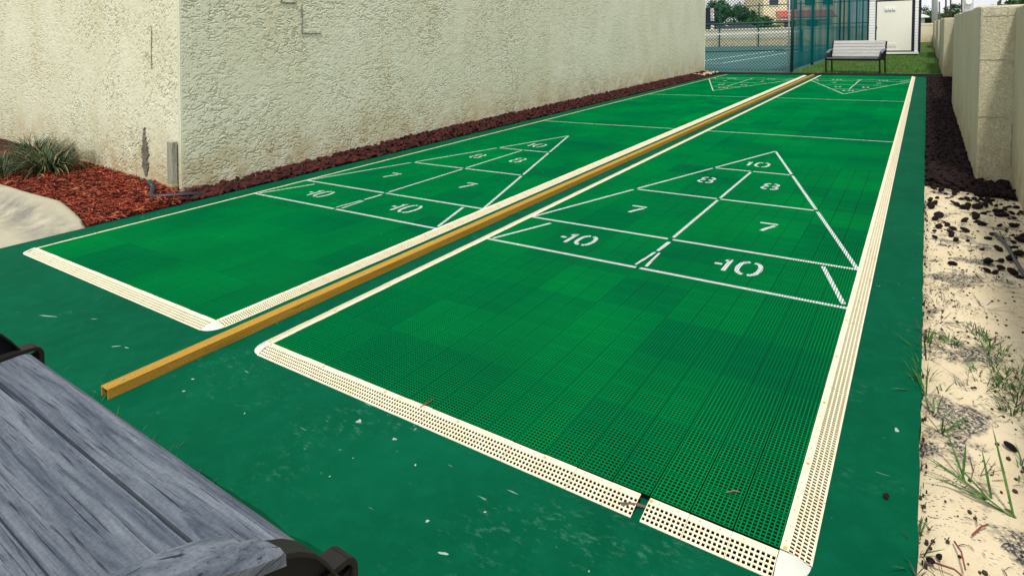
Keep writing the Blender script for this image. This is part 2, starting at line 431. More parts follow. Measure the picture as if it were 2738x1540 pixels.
# soil in front of the slab, under the bench
gx = np.arange(-3, 2.11, .06); gy = np.arange(-3.2, -.46, .06)
X, Y = np.meshgrid(gx, gy, indexing='ij'); Z = np.zeros_like(X)
for i in range(X.shape[0]):
    for j in range(X.shape[1]): Z[i,j] = -.045+.015*hnoise(X[i,j],Y[i,j],5,8)
m_ = MB(); m_.grid(X, Y, Z); struct(m_.build('soil', SAND, smooth=True))

# concrete walk with a rolled kerb on the left
back = [(-9,.28),(-5.2,.33),(-4.18,.40),(-3.70,.395),(-3.29,.40),(-3.0,.40),(-2.68,.375),(-2.47,.345)]
bx = [p[0] for p in back]; by = [p[1] for p in back]
gx = np.concatenate([np.arange(-9,-4.5,.2), np.arange(-4.5,-2.46,.04), [-2.468]]); t = np.concatenate([np.linspace(0, .62, 32), np.linspace(.7, 3.2, 14)])
X = np.zeros((len(gx), len(t)+1)); Y = np.zeros_like(X); Z = np.zeros_like(X)
for i, x in enumerate(gx):
    yb = np.interp(x, bx, by)
    amp = .09*min(1, max(0, (-2.50-x)/.55))**.8
    for j, d in enumerate(t):
        s_ = min(1, max(0, (d-.07)/.20)); s_ = s_*s_*(3-2*s_)
        e_ = min(1, d/.03)
        X[i,j+1] = x; Y[i,j+1] = yb-d; Z[i,j+1] = -.03+.024+amp*(1-s_)-(1-e_)*.012+.004*hnoise(x,yb-d,3)-.017*min(1,max(0,(x+2.62)/.13))
    X[i,0] = x; Y[i,0] = yb; Z[i,0] = -.12
m_ = MB(); m_.grid(X, Y[:, ::1], Z); o = m_.build('walkway', CONC, smooth=True, recalc=True); struct(o)

# mulch bed: mound + shredded strips
def mulch_h(x, y): return (.004+.035*min(1,max(0,(y-.35)/.5))+.014*hnoise(x,y,6,2))*min(1,max(0,(-2.47-x)/.22))-.012
gx = np.concatenate([np.arange(-9,-5.2,.3), np.arange(-5.2,-2.50,.045), [-2.492,-2.477]]); gy = np.linspace(.28, 1.55, 34)
X, Y = np.meshgrid(gx, gy, indexing='ij'); Z = np.zeros_like(X)
for i in range(X.shape[0]):
    for j in range(X.shape[1]):
        x, y_ = X[i,j], Y[i,j]; yb = np.interp(x, bx, by)
        Z[i,j] = mulch_h(x,y_) if y_ > yb-.01 and not (x > -2.76 and y_ > 1.02) else -.13
m_ = MB(); m_.grid(X, Y, Z, 1)
def strip(mb, c, ln, wd, ang, tilt, mi=0, twist=0.0):
    d = Vector((math.cos(ang)*math.cos(tilt), math.sin(ang)*math.cos(tilt), math.sin(tilt))); sd = Vector((-math.sin(ang+twist), math.cos(ang+twist), random.uniform(-.5,.5))).normalized()*wd/2
    c = Vector(c); a = c-d*ln/2; b = c+d*ln/2; mid = c+Vector((0,0,ln*.12))
    mb.face([a-sd*.4, a+sd*.4, mid+sd, mid-sd], mi); mb.face([mid-sd, mid+sd, b+sd*.4, b-sd*.4], mi)
rg = random.Random(11); random.seed(5)
for i in range(12500):
    x = -2.49-3.9*rg.random()**1.35; yb = np.interp(x, bx, by); y_ = yb+.0+(1.12-yb+.12)*rg.random()
    if x > -2.74 and y_ > 1.03-.10*(x+2.74)/.25: continue
    strip(m_, (x, y_, mulch_h(x,y_)+rg.uniform(.0,.016)), rg.uniform(.025,.10), rg.uniform(.003,.011), rg.gauss(.5,.8), rg.uniform(-.3,.3), rg.choice((0,0,0,0,0,1,1,1,2)))
MULCHD = simple('mulch_dark', (.02,.004,.004), (.05,.009,.007), 60, .9, .1, True); MULCHT = simple('mulch_tan', (.30,.075,.035), (.46,.17,.09), 50, .85, .1, True)
tag(m_.build('mulch', [MULCH, MULCHD, MULCHT]), 'shredded red bark mulch in the planting bed by the wall', 'mulch', kind='stuff')

# ------------------------------------------------------------------ stucco building
WX0, WX1 = -2.742, -2.885       # court face of the building at its corner and at its far end
WY0, WY1 = 1.06, 14.56
def wallx(y): return WX0+(WX1-WX0)*(y-WY0)/(WY1-WY0)
bd = empty('stucco_building', 'cream stucco building wall with rough texture along the left of the court', 'building')
hgt = 3.4
def pn(x, y, seed=0):
    xi = np.floor(x).astype(np.int64); yi = np.floor(y).astype(np.int64); xf = x-xi; yf = y-yi
    def gr(ix, iy, dx, dy):
        h = (ix*374761393+iy*668265263+seed*1442695041) & 0xffffffff
        h = ((h ^ (h >> 13))*1274126177) & 0xffffffff
        a_ = ((h ^ (h >> 16)) & 0xffff)/65536*2*math.pi
        return np.cos(a_)*dx+np.sin(a_)*dy
    u = xf*xf*xf*(xf*(xf*6-15)+10); v = yf*yf*yf*(yf*(yf*6-15)+10)
    n00 = gr(xi,yi,xf,yf); n10 = gr(xi+1,yi,xf-1,yf); n01 = gr(xi,yi+1,xf,yf-1); n11 = gr(xi+1,yi+1,xf-1,yf-1)
    return (n00*(1-u)+n10*u)*(1-v)+(n01*(1-u)+n11*u)*v
def fbm(x, y, o, seed=0):
    r_ = 0; a_ = 1
    for k in range(o): r_ = r_+a_*pn(x*2**k+k*17.3, y*2**k-k*9.1, seed+k); a_ *= .5
    return r_
def sst(a_, b_, x):
    t_ = np.clip((x-a_)/(b_-a_), 0, 1); return t_*t_*(3-2*t_)
def knock(u, v, seed, fu, fv, far=False, rot=None):
    if rot: pu, pv = u*rot[0]+v*rot[1], -u*rot[1]+v*rot[0]
    else: pu, pv = u, v
    wu = pu+.012*fbm(u*14, v*14, 2, seed+50); wv = pv+.009*fbm(u*17, v*17, 2, seed+60)
    # flat skim coat with trowel drags: a raised lip above a short open slit
    def slits(n, w_):
        gu = np.gradient(n, u[:,0], axis=0); gv = np.gradient(n, v[0], axis=1)
        d = n/np.sqrt(gu*gu+gv*gv+1e-6)
        return np.exp(-(d/w_)**2), np.exp(-((d-.007)/.009)**2)
    dens = np.clip(.62+.9*fbm(u*1.7, v*1.7, 2, seed+30), .15, 1.15)
    s1, l1 = slits(fbm(wu*fu, wv*fv, 2, seed), .0040)
    g1 = sst(.02, .16, fbm(wu*fu*.9, wv*fv*.55, 2, seed+5))*dens
    s2, l2 = slits(fbm(wu*fu*2.1, wv*fv*1.8, 2, seed+9), .0032)
    g2 = sst(.08, .2, fbm(wu*fu*1.8, wv*fv*1.3, 2, seed+15))*dens
    fade = np.clip(1.25-.06*u, .35, 1) if far else 1.0
    h = fade*(-.0125*np.maximum(s1*g1, .8*s2*g2)+.0030*l1*g1+.0018*l2*g2)
    return h+.0016*fbm(u*9, v*13, 3, seed+80)+.0005*fbm(u*60, v*60, 2, seed+85)
def sheet(U, V, pos, H):
    n_u, n_v = U.shape
    Pn = pos(U, V, H)
    idx = np.arange(n_u*n_v).reshape(n_u, n_v)
    F_ = np.stack([idx[:-1,:-1], idx[1:,:-1], idx[1:,1:], idx[:-1,1:]], -1).reshape(-1,4)
    return Pn.reshape(-1,3), F_
zrow = np.concatenate([np.arange(-.06, 2.02, .005), np.arange(2.05, hgt, .06), [hgt]])
ycol = [WY0]
while ycol[-1] < WY1: ycol.append(ycol[-1]+.0052+.0011*(ycol[-1]-1))
ycol[-1] = WY1
U, V = np.meshgrid(np.array(ycol), zrow, indexing='ij')
H = knock(U, V, 3, 13, 30, True)*sst(0, .05, U-WY0)
P1, F1 = sheet(U, V, lambda u,v,h: np.stack([WX0+(WX1-WX0)*(u-WY0)/(WY1-WY0)+h-.012*(1-sst(0,.02,u-WY0)), u, v], -1), H)
xcol = [WX0]
while xcol[-1] > -10: xcol.append(xcol[-1]-.0055-.0022*max(0, -4.6-xcol[-1])*4)
xcol[-1] = -10
U, V = np.meshgrid(np.array(xcol), zrow, indexing='ij')
ca, sa = math.cos(.75), math.sin(.75)
H = knock(U, V, 31, 14, 30, False, (ca, sa))*1.1*sst(0, .05, WX0-U)

slope = (1.62-WY0)/(-10-WX0)
P2, F2 = sheet(U, V, lambda u,v,h: np.stack([u, WY0+(u-WX0)*slope-h+.012*(1-sst(0,.02,WX0-u)), v], -1), H)
pr = MB(); pr.prism([(a_,b_,-.12) for a_,b_ in [(WX0-.02, WY0+.02), (WX1-.02, WY1-.001), (-10, WY1+.2), (-10, 1.64)]], (0,0,hgt+.11))
pr.face([(WX1-.02,WY1-.0005,-.06),(WX1+.012,WY1-.0005,-.06),(WX1+.012,WY1-.0005,hgt),(WX1-.02,WY1-.0005,hgt)][::-1])
nV = len(P1)+len(P2)
AV = np.concatenate([P1, P2, np.array([tuple(q) for q in pr.v])]); AV[:,0] += LEAN[0]*AV[:,2]; AV[:,1] += LEAN[1]*AV[:,2]
loops = np.concatenate([F1.ravel(), F2[:, ::-1].ravel()+len(P1), np.array([i+nV for f in pr.f for i in f])]).astype(np.int32)
sizes = np.concatenate([np.full(len(F1)+len(F2), 4), np.array([len(f) for f in pr.f])]).astype(np.int32)
me = bpy.data.meshes.new('wall'); me.vertices.add(len(AV)); me.vertices.foreach_set('co', AV.ravel().astype(np.float32))
me.loops.add(len(loops)); me.loops.foreach_set('vertex_index', loops)
me.polygons.add(len(sizes)); me.polygons.foreach_set('loop_start', np.concatenate([[0], np.cumsum(sizes)[:-1]]).astype(np.int32))
me.polygons.foreach_set('use_smooth', np.concatenate([np.ones(len(F1)+len(F2)), np.zeros(len(pr.f))]).astype(bool))
me.materials.append(STUCCO); me.update(calc_edges=True); me.validate()
ow = bpy.data.objects.new('wall', me); COL.objects.link(ow); ow.parent = bd
m_ = MB(); m_.prism([(WX0+.12,WY0-.14,hgt+.003),(WX1+.12,WY1+.12,hgt+.003),(-10.1,WY1+.3,hgt+.003),(-10.1,1.5,hgt+.003)], (0,0,.14))
m_.build('roof', ROOF, bd, lean=True)
CRACK = simple('crack_grey', (.07,.075,.075), (.26,.255,.21), 55, .95, .05)
HAIR = simple('hairline_grey', (.20,.20,.16), (.30,.29,.22), 40, .95, .05)
PATCH = simple('bare_patch_grey', (.04,.046,.048), (.24,.22,.165), 22, .95, .05, bump=.8)
# left-face normal frame: face runs from the corner towards (-10,1.62)
def leftface(x): return WY0+(x-WX0)*(1.62-WY0)/(-10-WX0)
rg = random.Random(2)
def jag(name, pts, wd, mat, face):
    mb = MB(); ring = []
    for (h, z), ww in zip(pts, wd):
        ring.append((h-ww*(.8+.4*rg.random())/2, z))
    for (h, z), ww in reversed(list(zip(pts, wd))):
        ring.append((h+ww*(.8+.4*rg.random())/2, z))
    if face == 'left': P3 = [(h, leftface(h)+.004, z) for h, z in ring]; off = (0,-.0130,0)
    else: P3 = [(wallx(h)-.004, h, z) for h, z in ring]; off = (.0130,0,0)
    mb.prism(P3, off); o = mb.build(name, mat, bd, lean=True, recalc=True); return o
zz = np.linspace(.47,.075,46)
jag('bare_patch', [(-3.385+.022*(.47-z)/.45+rg.uniform(-.010,.010), z) for z in zz], [(.010+.10*min(1,(k/18)**1.3)*(1-max(0,(k-34)/14)**1.5))*rg.uniform(.65,1.25) for k in range(46)], PATCH, 'left')['label'] = 'dark bare patch where stucco has fallen away'
zz = np.linspace(1.30,.95,10)
jag('crack', [(-3.215+rg.uniform(-.008,.008), z) for z in zz], [.001,.002,.0012,.002,.0015,.002,.001,.0018,.001,.0008], HAIR, 'left')
jag('crack', [(1.945+rg.uniform(-.004,.004), z) for z in np.linspace(1.62,1.495,7)], [.003,.005,.004,.006,.005,.009,.010], CRACK, 'right')
jag('crack', [(1.955+.012*i, 1.492-.004*(i%3)+.003*rg.random()) for i in range(13)], [.014,.02,.012,.016,.01,.01,.006,.008,.006,.005,.004,.004,.003], CRACK, 'right')
jag('crack', [(2.155+rg.uniform(-.002,.002), z) for z in np.linspace(1.475,1.215,9)], [.002,.004,.003,.003,.004,.003,.004,.006,.008], CRACK, 'right')
jag('crack', [(2.155+.013*i, 1.213+.005*rg.random()) for i in range(17)], [.016,.02,.014,.018,.014,.012,.016,.012,.012,.01,.012,.009,.012,.008,.006,.004,.003], CRACK, 'right')

# stake and drain pipe at the corner
st = empty('wooden_stake', 'short grey weathered board standing upright against the stucco corner', 'stake', (-2.795, leftface(-2.795), 0))
m_ = MB(); m_.box(-.042,.034,-.052,-.011,-.1,.405); o = m_.build('board', STAKEWOOD, st, lean=True); bevel(o, .004)
m_ = MB(); m_.box(-.046,.038,-.057,-.010,.06,.078); m_.build('clamp', simple('rusty_clamp', (.35,.18,.03), (.55,.42,.2), 40, .7), st, lean=True)
m_ = MB()
m_.tube([(-2.93,.93,.10),(-2.885,.925,.09),(-2.84,.915,.07)], .021, 10)
m_.tube([(-2.85,.915,.075),(-2.81,.90,.07),(-2.775,.875,.055),(-2.74,.85,.042),(-2.69,.85,.036),(-2.645,.90,.034),(-2.60,.97,.030),(-2.57,1.05,.022),(-2.55,1.12,.0)], .017, 10)
tag(m_.build('drain_pipe', BLACKHOSE, smooth=True), 'black flexible drain pipe curling round the foot of the wooden stake', 'pipe')

# ------------------------------------------------------------------ lanes
P = .1016; p = P/9
def ribs():
    """(x0,x1) of the lengthwise ribs"""
    out = []
    for i in range(18):
        x0 = i*P
        out.append((x0+.0019, x0+.0040))
        for k in range(1, 9): out.append((x0+k*p-.0015, x0+k*p+.0015))
        out.append((x0+P-.0040, x0+P-.0019))
    return out
def cross():
    out = []
    n = int(LEN/P)
    for j in range(n):
        y0 = j*P
        out.append((y0+.0017, y0+.0040))
        for k in range(1, 9): out.append((y0+k*p-.0018, y0+k*p+.0018))
        out.append((y0+P-.0040, y0+P-.0017))
    return out, n*P
RIBS = ribs(); CROSS, CL = cross()
def clip_rect(poly, x0, x1, y0, y1):
    for ax, lim, sgn in ((0,x0,1),(0,x1,-1),(1,y0,1),(1,y1,-1)):
        out = []
        for i in range(len(poly)):
            a = poly[i]; b = poly[i-1]
            da = (a[ax]-lim)*sgn; db = (b[ax]-lim)*sgn
            if (da >= 0) != (db >= 0):
                t = db/(db-da); out.append((b[0]+(a[0]-b[0])*t, b[1]+(a[1]-b[1])*t))
            if da >= 0: out.append(a)
        poly = out
        if len(poly) < 3: return None
    return poly
def paint_poly(mb, poly):
    xa = min(q[0] for q in poly); xb = max(q[0] for q in poly); ya = min(q[1] for q in poly); yb = max(q[1] for q in poly)
    for x0, x1 in RIBS:
        if x1 < xa or x0 > xb: continue
        c = clip_rect(poly, x0, x1, ya-1, yb+1)
        if c: mb.face([(a,b,.0005) for a,b in c])
    for y0, y1 in CROSS:
        if y1 < ya or y0 > yb: continue
        c = clip_rect(poly, xa-1, xb+1, y0, y1)
        if c: mb.face([(a,b,.0002) for a,b in c])
def seg_poly(a, b, wd):
    a = Vector(a); b = Vector(b); d = (b-a).normalized(); nrm = Vector((-d.y, d.x))*wd/2
    q = [a-nrm, b-nrm, b+nrm, a+nrm]; return [(v.x, v.y) for v in q]
LW = .020
def tri_lines():
    B = BASE; y7 = B+1.5*FT; y8 = B+4.5*FT; y10 = B+7.5*FT; ya = B+10.5*FT; C = CW/2
    def hw(y): return C*(ya-y)/(ya-y7)
    L = []
    L += [((.0,B),(.905,B)), ((.926,B),(CW,B))]
    L += [((.0,y7),(.895,y7)), ((.925,y7),(CW,y7))]
    L += [((C-hw(y8)+.02,y8),(.90,y8)), ((.925,y8),(C+hw(y8)-.02,y8))]
    L += [((C-hw(y10)+.015,y10),(.905,y10)), ((.925,y10),(C+hw(y10)-.015,y10))]
    for s in (-1, 1):
        def pt(y): return (C+s*hw(y), y)
        L += [(pt(y7+.012), pt(y8-.02)), (pt(y8+.025), pt(y10-.02)), (pt(y10+.025), pt(ya-.005))]
    L += [((C,y7+.035),(C,y8-.03)), ((C,y8+.03),(C,y10-.03))]
    L += [((.025,B+.02),(.172,y7-.055)), ((1.683,y7-.03),(1.812,B+.035))]
    W = [((.921,1.755),(.914,1.60),.02), ((.911,1.575),(.889,1.37),.014), ((.934,1.575),(.944,1.375),.014)]
    return [seg_poly(a,b,LW) for a,b in L]+[seg_poly(a,b,c) for a,b,c in W]
def poly_strokes(pts, wd):
    return [seg_poly(pts[i], pts[i+1], wd) for i in range(len(pts)-1)]
def glyph(ch, x, y, wd, ht, sw=.022):
    """stencil digits in a box with lower-left corner x,y"""
    def T(l): return [(x+a*wd, y+b*ht) for a, b in l]
    if ch == '0':
        l = [(.40,1),(.22,.97),(.06,.82),(0,.6),(0,.4),(.06,.18),(.22,.03),(.40,0)]
        return poly_strokes(T(l), sw)+poly_strokes(T([(1-a,b) for a,b in l]), sw)
    if ch == '8':
        l = [(.38,1),(.18,.95),(.06,.83),(.06,.68),(.20,.56),(.38,.53)]
        k = [(.38,.48),(.16,.44),(.0,.32),(.0,.15),(.14,.04),(.38,0)]
        o = []
        for q in (l, k): o += poly_strokes(T(q), sw)+poly_strokes(T([(1-a,b) for a,b in q]), sw)
        return o
    if ch == '7':
        return poly_strokes(T([(0,1),(1,1)]), sw)+poly_strokes(T([(.88,.80),(.6,.42),(.36,0)]), sw*1.05)
    if ch == '1':
        return poly_strokes(T([(.5,0),(.5,1)]), sw)+poly_strokes(T([(.45,.98),(0,.80)]), sw*.8)
    if ch == '-':
        return poly_strokes(T([(0,.5),(1,.5)]), sw)
NUMS = [[('-',.352,1.49,.032,.15),('1',.395,1.49,.045,.148),('0',.466,1.495,.088,.145)],
        [('-',1.222,1.495,.036,.155),('1',1.262,1.495,.042,.16),('0',1.334,1.495,.10,.163)],
        [('7',.462,2.165,.10,.145)], [('7',1.272,2.172,.10,.148)],
        [('8',.633,3.118,.10,.165)], [('8',1.098,3.118,.10,.165)],
        [('1',.808,3.835,.05,.15),('0',.885,3.822,.10,.165)]]
grid_mb = MB()
nsplit = 40
for x0, x1 in RIBS:
    for j in range(nsplit): grid_mb.box(x0, x1, j*P+.0014, (j+1)*P-.0014, -.0013, 0)
    grid_mb.box(x0, x1, nsplit*P+.0006, CL, -.0013, 0)
for y0, y1 in CROSS:
    if y0 < nsplit*P:
        for i in range(18): grid_mb.box(i*P+.0019, (i+1)*P-.0019, y0, y1, -.0013, -.0003)
    else: grid_mb.box(.0019, CW-.0019, y0, y1, -.0013, -.0003)
def ramp_strip(mb, a, b, outv, n, skip=()):
    """perforated sloping edge: inner line from a to b, n hole pitches, falling outwards along outv"""
    a = Vector((*a,0)); b = Vector((*b,0)); d = (b-a)/n; ov = Vector((*outv,0))
    zi = .0012
    def Z(u): return zi-.013*(max(0,u-.014)/.050)
    def slab(u0, u1, s0, s1, dz=0, flat=False):
        q = []
        for u, s in ((u0,s0),(u1,s0),(u1,s1),(u0,s1)):
            v = a+d*s+ov*u; q.append((v.x, v.y, Z(u)+dz))
        lo = [(x_, y_, z_-.0022) for x_, y_, z_ in q]
        mb.hexa(lo+q)
    seg = 9
    k = 0
    while k < n:
        e = min(n, k+seg); j = math.sin(k*12.9898)*.0008
        slab(.0005, .0185, k+.06, e-.06, j*.6)
        u = .0185
        for r_ in range(4):
            slab(.0185+.0113*r_+.0082, .0185+.0113*(r_+1)+(.002 if r_==3 else 0), k+.06, e-.06, j*.6)
        for q in range(k, e+1):
            hw_ = .17 if q not in (k, e) else .2
            s0 = max(k+.06, q-hw_); s1 = min(e-.06, q+hw_)
            slab(.0175, .0640, s0, s1, -.0004+j*.6)
        k = e
    return [tuple(a+ov*.003), tuple(a+ov*.061), tuple(b+ov*.061), tuple(b+ov*.003)], (a, d, ov)
def shade_strip(q, t):  # black sheet below the edge holes, their shade put into its colour
    mb = MB(); q = [(v[0], v[1], -.0131) for v in q]; mb.face(q); mb.build('hole_shade', SHADE_BLACK, t)
def rivets(mb, info, n):
    a, d, ov = info
    for k in range(0, n, 9):
        for f in (2.4, 6.6):
            c = a+d*(k+f)+ov*.0085; mb.box(c.x-.0016,c.x+.0016,c.y-.0016,c.y+.0016,.0008,.0019,1)
        if (k//9) % 3 == 0:
            c = a+d*(k+.55)+ov*.010; mb.box(c.x-.004,c.x+.004,c.y-.004,c.y+.004,.0008,.0016,1)
CLIP = simple('amber_clip', (.42,.27,.06), (.55,.38,.12), 50, .6)
def corner_cap(mb, c, sx, sy):
    c = Vector((*c,0)); n = 10; r = .0645
    ring = [c+Vector((sx*r*math.cos(t), sy*r*math.sin(t), -.0125)) for t in [math.pi/2*i/n for i in range(n+1)]]
    ring1 = [c+Vector((sx*r*.55*math.cos(t), sy*r*.55*math.sin(t), -.001)) for t in [math.pi/2*i/n for i in range(n+1)]]
    top = c+Vector((sx*.001, sy*.001, .0008))
    for i in range(n):
        f = [top, ring1[i], ring1[i+1]]; mb.face(f if sx*sy > 0 else f[::-1])
        f = [ring1[i], ring[i], ring[i+1], ring1[i+1]]; mb.face(f if sx*sy > 0 else f[::-1])
N9 = int(CL/P)*9
def lane(x, label, right):
    t = empty('shuffleboard_lane', label, 'court', (x,0,0), group='green tiled shuffleboard lanes')
    grid = grid_mb.build('tile_surface', TILE, t) if right else bpy.data.objects.new('tile_surface', lane.grid)
    if not right: COL.objects.link(grid); grid.parent = t
    lane.grid = grid.data
    u = MB(); u.face([(0,0,-.0118),(CW,0,-.0118),(CW,CL,-.0118),(0,CL,-.0118)]); u.build('hole_shade', SHADE_BLACK, t)  # black sheet painted in for the shade below the tile holes
    m1 = MB(); q_, inf_ = ramp_strip(m1, (0,CL), (0,0), (-1,0), N9); rivets(m1, inf_, N9); m1.build('edge_strip', [IVORY, CLIP], t); shade_strip(q_, t)
    m1 = MB(); q_, inf_ = ramp_strip(m1, (CW,0), (CW,CL), (1,0), N9); rivets(m1, inf_, N9); m1.build('edge_strip', [IVORY, CLIP], t); shade_strip(q_, t)
    if right:
        m1 = MB(); q_, inf_ = ramp_strip(m1, (.0,-.001), (1.505,-.006), (0,-1), 133); rivets(m1, inf_, 133); m1.build('edge_strip', [IVORY, CLIP], t); shade_strip(q_, t)
        m1 = MB(); q_, inf_ = ramp_strip(m1, (1.529,-.006), (1.829,-.008), (-.03,-1), 27); rivets(m1, inf_, 27); m1.build('edge_strip', [IVORY, CLIP], t); shade_strip(q_, t)
    else:
        m1 = MB(); q_, inf_ = ramp_strip(m1, (0,0), (CW,0), (0,-1), 162); rivets(m1, inf_, 162); m1.build('edge_strip', [IVORY, CLIP], t); shade_strip(q_, t)
    for cx, sx in ((0,-1),(CW,1)):
        m1 = MB(); corner_cap(m1, (cx, 0 if not right else (0 if cx == 0 else -.003)), sx, -1); m1.build('corner_cap', CORNER, t, smooth=True)
    for far in (False, True):
        def F(poly):
            if not far: return poly
            return [(CW-a, BASE+39*FT+BASE-b) for a, b in poly]
        m1 = MB()
        for q in tri_lines(): paint_poly(m1, F(q))
        dg = m1.build('scoring_triangle', PAINT, t)
        if far: dg['label'] = 'scoring triangle at the far end pointing towards the near one'
        for num in NUMS:
            m1 = MB()
            for ch, gx_, gy_, gw, gh in num:
                for q in glyph(ch, gx_, gy_, gw, gh): paint_poly(m1, F(q))
            m1.build('score_number', PAINT, dg)
    for yy in (BASE+13.5*FT, BASE+25.5*FT):
        m1 = MB(); paint_poly(m1, seg_poly((0,yy),(CW,yy),.019)); m1.build('dead_line', PAINT, t)
    return t
lane(0, 'green perforated shuffleboard lane on the side of the sand strip and low boundary wall', True)
lane(LX, 'green perforated shuffleboard lane beside the stucco building wall', False)

# divider rail
dr = empty('divider_rail', 'long ochre painted rail dividing the two green shuffleboard lanes', 'rail', (-.192,-.484,-.014))
m_ = MB(); ln = 14.80; sx = .015
def railbox(x0, x1, z0, z1):
    m_.hexa([(x0,0,z0),(x1,0,z0),(x1+sx,ln,z0),(x0+sx,ln,z0),(x0,0,z1),(x1,0,z1),(x1+sx,ln,z1),(x0+sx,ln,z1)])
railbox(-.024,-.0195,.0,.031); railbox(.0195,.024,.0,.031); railbox(-.0245,.0245,.0312,.0358)
o = m_.build('channel', GOLD, dr); bevel(o, .0015, 2)
m_ = MB(); m_.box(-.019,.019,.10,.11,.001,.030); m_.build('hollow_shade', SHADE_BLACK, dr)  # black block added to paint the shade of the open channel end
SCREW = simple('screw_steel', (.35,.34,.33), (.5,.5,.5), 30, .35, .5, metal=.7)
for k in range(13):
    yy = .07+k*1.02 if k else .055
    m_ = MB(); m_.tube([(0+sx*yy/ln,yy,.0355),(sx*yy/ln,yy,.0382)], .0055, 10); m_.build('screw', SCREW, dr)

# ------------------------------------------------------------------ benches
def bench_parts(t):
    """local x along the bench 0..1.24, y=0 the seat's front edge, -y towards the back, z up"""
    def plank(y0, y1, z0, z1, name, front=False):
        mb = MB(); X0, X1 = .022, 1.218
        n = 8; prof = []
        th = .028
        if front: top = [(0-.0,-.030),(0,-.014),(-.004,-.006),(-.012,-.001),(-.024,.001),(y0-.0,0)]; 
        else: top = [(y1,-.004),(y1-.003,0),((y0+y1)/2,-.002),(y0+.003,0),(y0,-.004)]
        ring = [(a, z0+(z1-z0)*((a-y0)/(y1-y0) if y1 != y0 else 0)+b) for a, b in top]
        ring += [(y0, z0-th), (y1 if not front else -.006, z1-th-(.004 if front else 0))]
        mb.prism([(X0,a,b) for a,b in ring], (X1-X0,0,0))
        return mb.build(name, GREYWOOD, t, recalc=True)
    plank(-.093, 0, .366, .366, 'seat_plank', True)
    plank(-.233, -.0955, .3572, .3642, 'seat_plank')
    plank(-.362, -.2355, .3495, .3568, 'seat_plank')
    plank(-.455, -.3645, .345, .349, 'seat_plank')
    # backrest: leaning planks
    bz = [.375,.455,.535,.615,.695]
    for i, z in enumerate(bz):
        mb = MB(); yb_ = -.405-.16*(z-.37)/.4
        a = Vector((0,-.16,.4)).normalized(); nrm = Vector((0,a.z,-a.y))
        c = Vector((0,yb_,z+.04)); h = .0395
        q = [c-a*h, c+a*h]
        mb.prism([(.022, *(q[0]-nrm*.012)[1:]), (.022, *(q[1]-nrm*.012)[1:]), (.022, *(q[1]+nrm*.012)[1:]), (.022, *(q[0]+nrm*.012)[1:])], (1.196,0,0))
        bevel(mb.build('back_plank', SILVERWOOD, t, recalc=True), .004)
    arc = [(-.004,.352),(-.020,.378),(-.036,.406),(-.054,.432),(-.078,.453),(-.108,.471),(-.14,.488),(-.18,.508),(-.23,.526),(-.29,.540),(-.36,.549),(-.44,.552)]
    for s, xc in ((0, .0), (1, 1.24)):
        sg = 1 if s else -1
        # end panel
        mb = MB(); poly = [(xc-.004, a, b-.004) for a, b in arc]+[(xc-.004,-.44,.315),(xc-.004,.013,.315),(xc-.004,.015,.352)]
        mb.prism(poly, (.008,0,0)); mb.build('end_panel', IRON, t, recalc=True)
        # arm bar following the arc
        mb = MB()
        for i in range(len(arc)-1):
            a = arc[i]; b = arc[i+1]
            x0, x1 = xc-.021, xc+.021
            mb.hexa([(x0,b[0],b[1]-.007),(x1,b[0],b[1]-.007),(x1,a[0],a[1]-.007),(x0,a[0],a[1]-.007),(x0,b[0],b[1]),(x1,b[0],b[1]),(x1,a[0],a[1]),(x0,a[0],a[1])])
        mb.build('arm_bar', IRONRIM, t)
        # wooden armrest
        mb = MB(); pts = [(-.122,.482),(-.15,.499),(-.19,.519),(-.24,.537),(-.30,.551),(-.36,.559),(-.42,.562)]
        rows = []
        for k, (a, b) in enumerate(pts):
            t_ = k/6; hwid = .036+.003*math.sin(t_*3); sl = -.010
            cs = [(-hwid,-.020),(-hwid,-.006),(-hwid+.007,.001),(-hwid*.4,.0045),(hwid*.3,.004),(hwid-.008,-.001),(hwid,-.009),(hwid,-.024)]
            sk = .016 if k == 0 else 0
            rows.append([(xc+sg*(.001+u), a+(sk*(u/.043) if k == 0 else 0), b+v+.006) for u, v in cs])
        for i in range(len(rows)-1):
            for j in range(len(rows[0])):
                j2 = (j+1) % len(rows[0])
                mb.face([rows[i][j], rows[i][j2], rows[i+1][j2], rows[i+1][j]])
        mb.face(rows[0][::-1]); mb.face(rows[-1])
        mb.build('armrest', ARMWOOD, t, recalc=True)
        # bracket wrapping round the front edge of the seat
        mb = MB(); br = [(-.20,.360),(-.10,.369),(-.02,.372),(.006,.370),(.015,.365),(.020,.354),(.020,.33),(.019,.312)]
        xb = xc-sg*.010
        for i in range(len(br)-1):
            a = Vector((xb,*br[i])); b = Vector((xb,*br[i+1])); d = (b-a); nn = Vector((0,-d.z,d.y)).normalized()*.0045
            x0 = Vector((-.02,0,0)); x1 = Vector((.02,0,0))
            mb.hexa([a+x0-nn, a+x1-nn, b+x1-nn, b+x0-nn, a+x0+nn, a+x1+nn, b+x1+nn, b+x0+nn])
        mb.build('seat_bracket', IRONRIM, t, recalc=True)
        for yl in (-.02, -.42):
            mb = MB(); mb.box(xc-.015, xc+.015, yl-.015, yl+.015, -.10, .33 if yl > -.1 else .345)
            if yl < -.1:
                mb.bar((xc,yl,.345),(xc,yl-.14,.745),.036,.03,(1,0,0))
            mb.build('leg', IRON, t)
    mb = MB(); mb.box(.02,1.22,-.032,-.012,.295,.33); mb.build('front_rail', IRON, t)
    mb = MB(); mb.box(.02,1.22,-.43,-.41,.295,.315); mb.build('rear_rail', IRON, t)
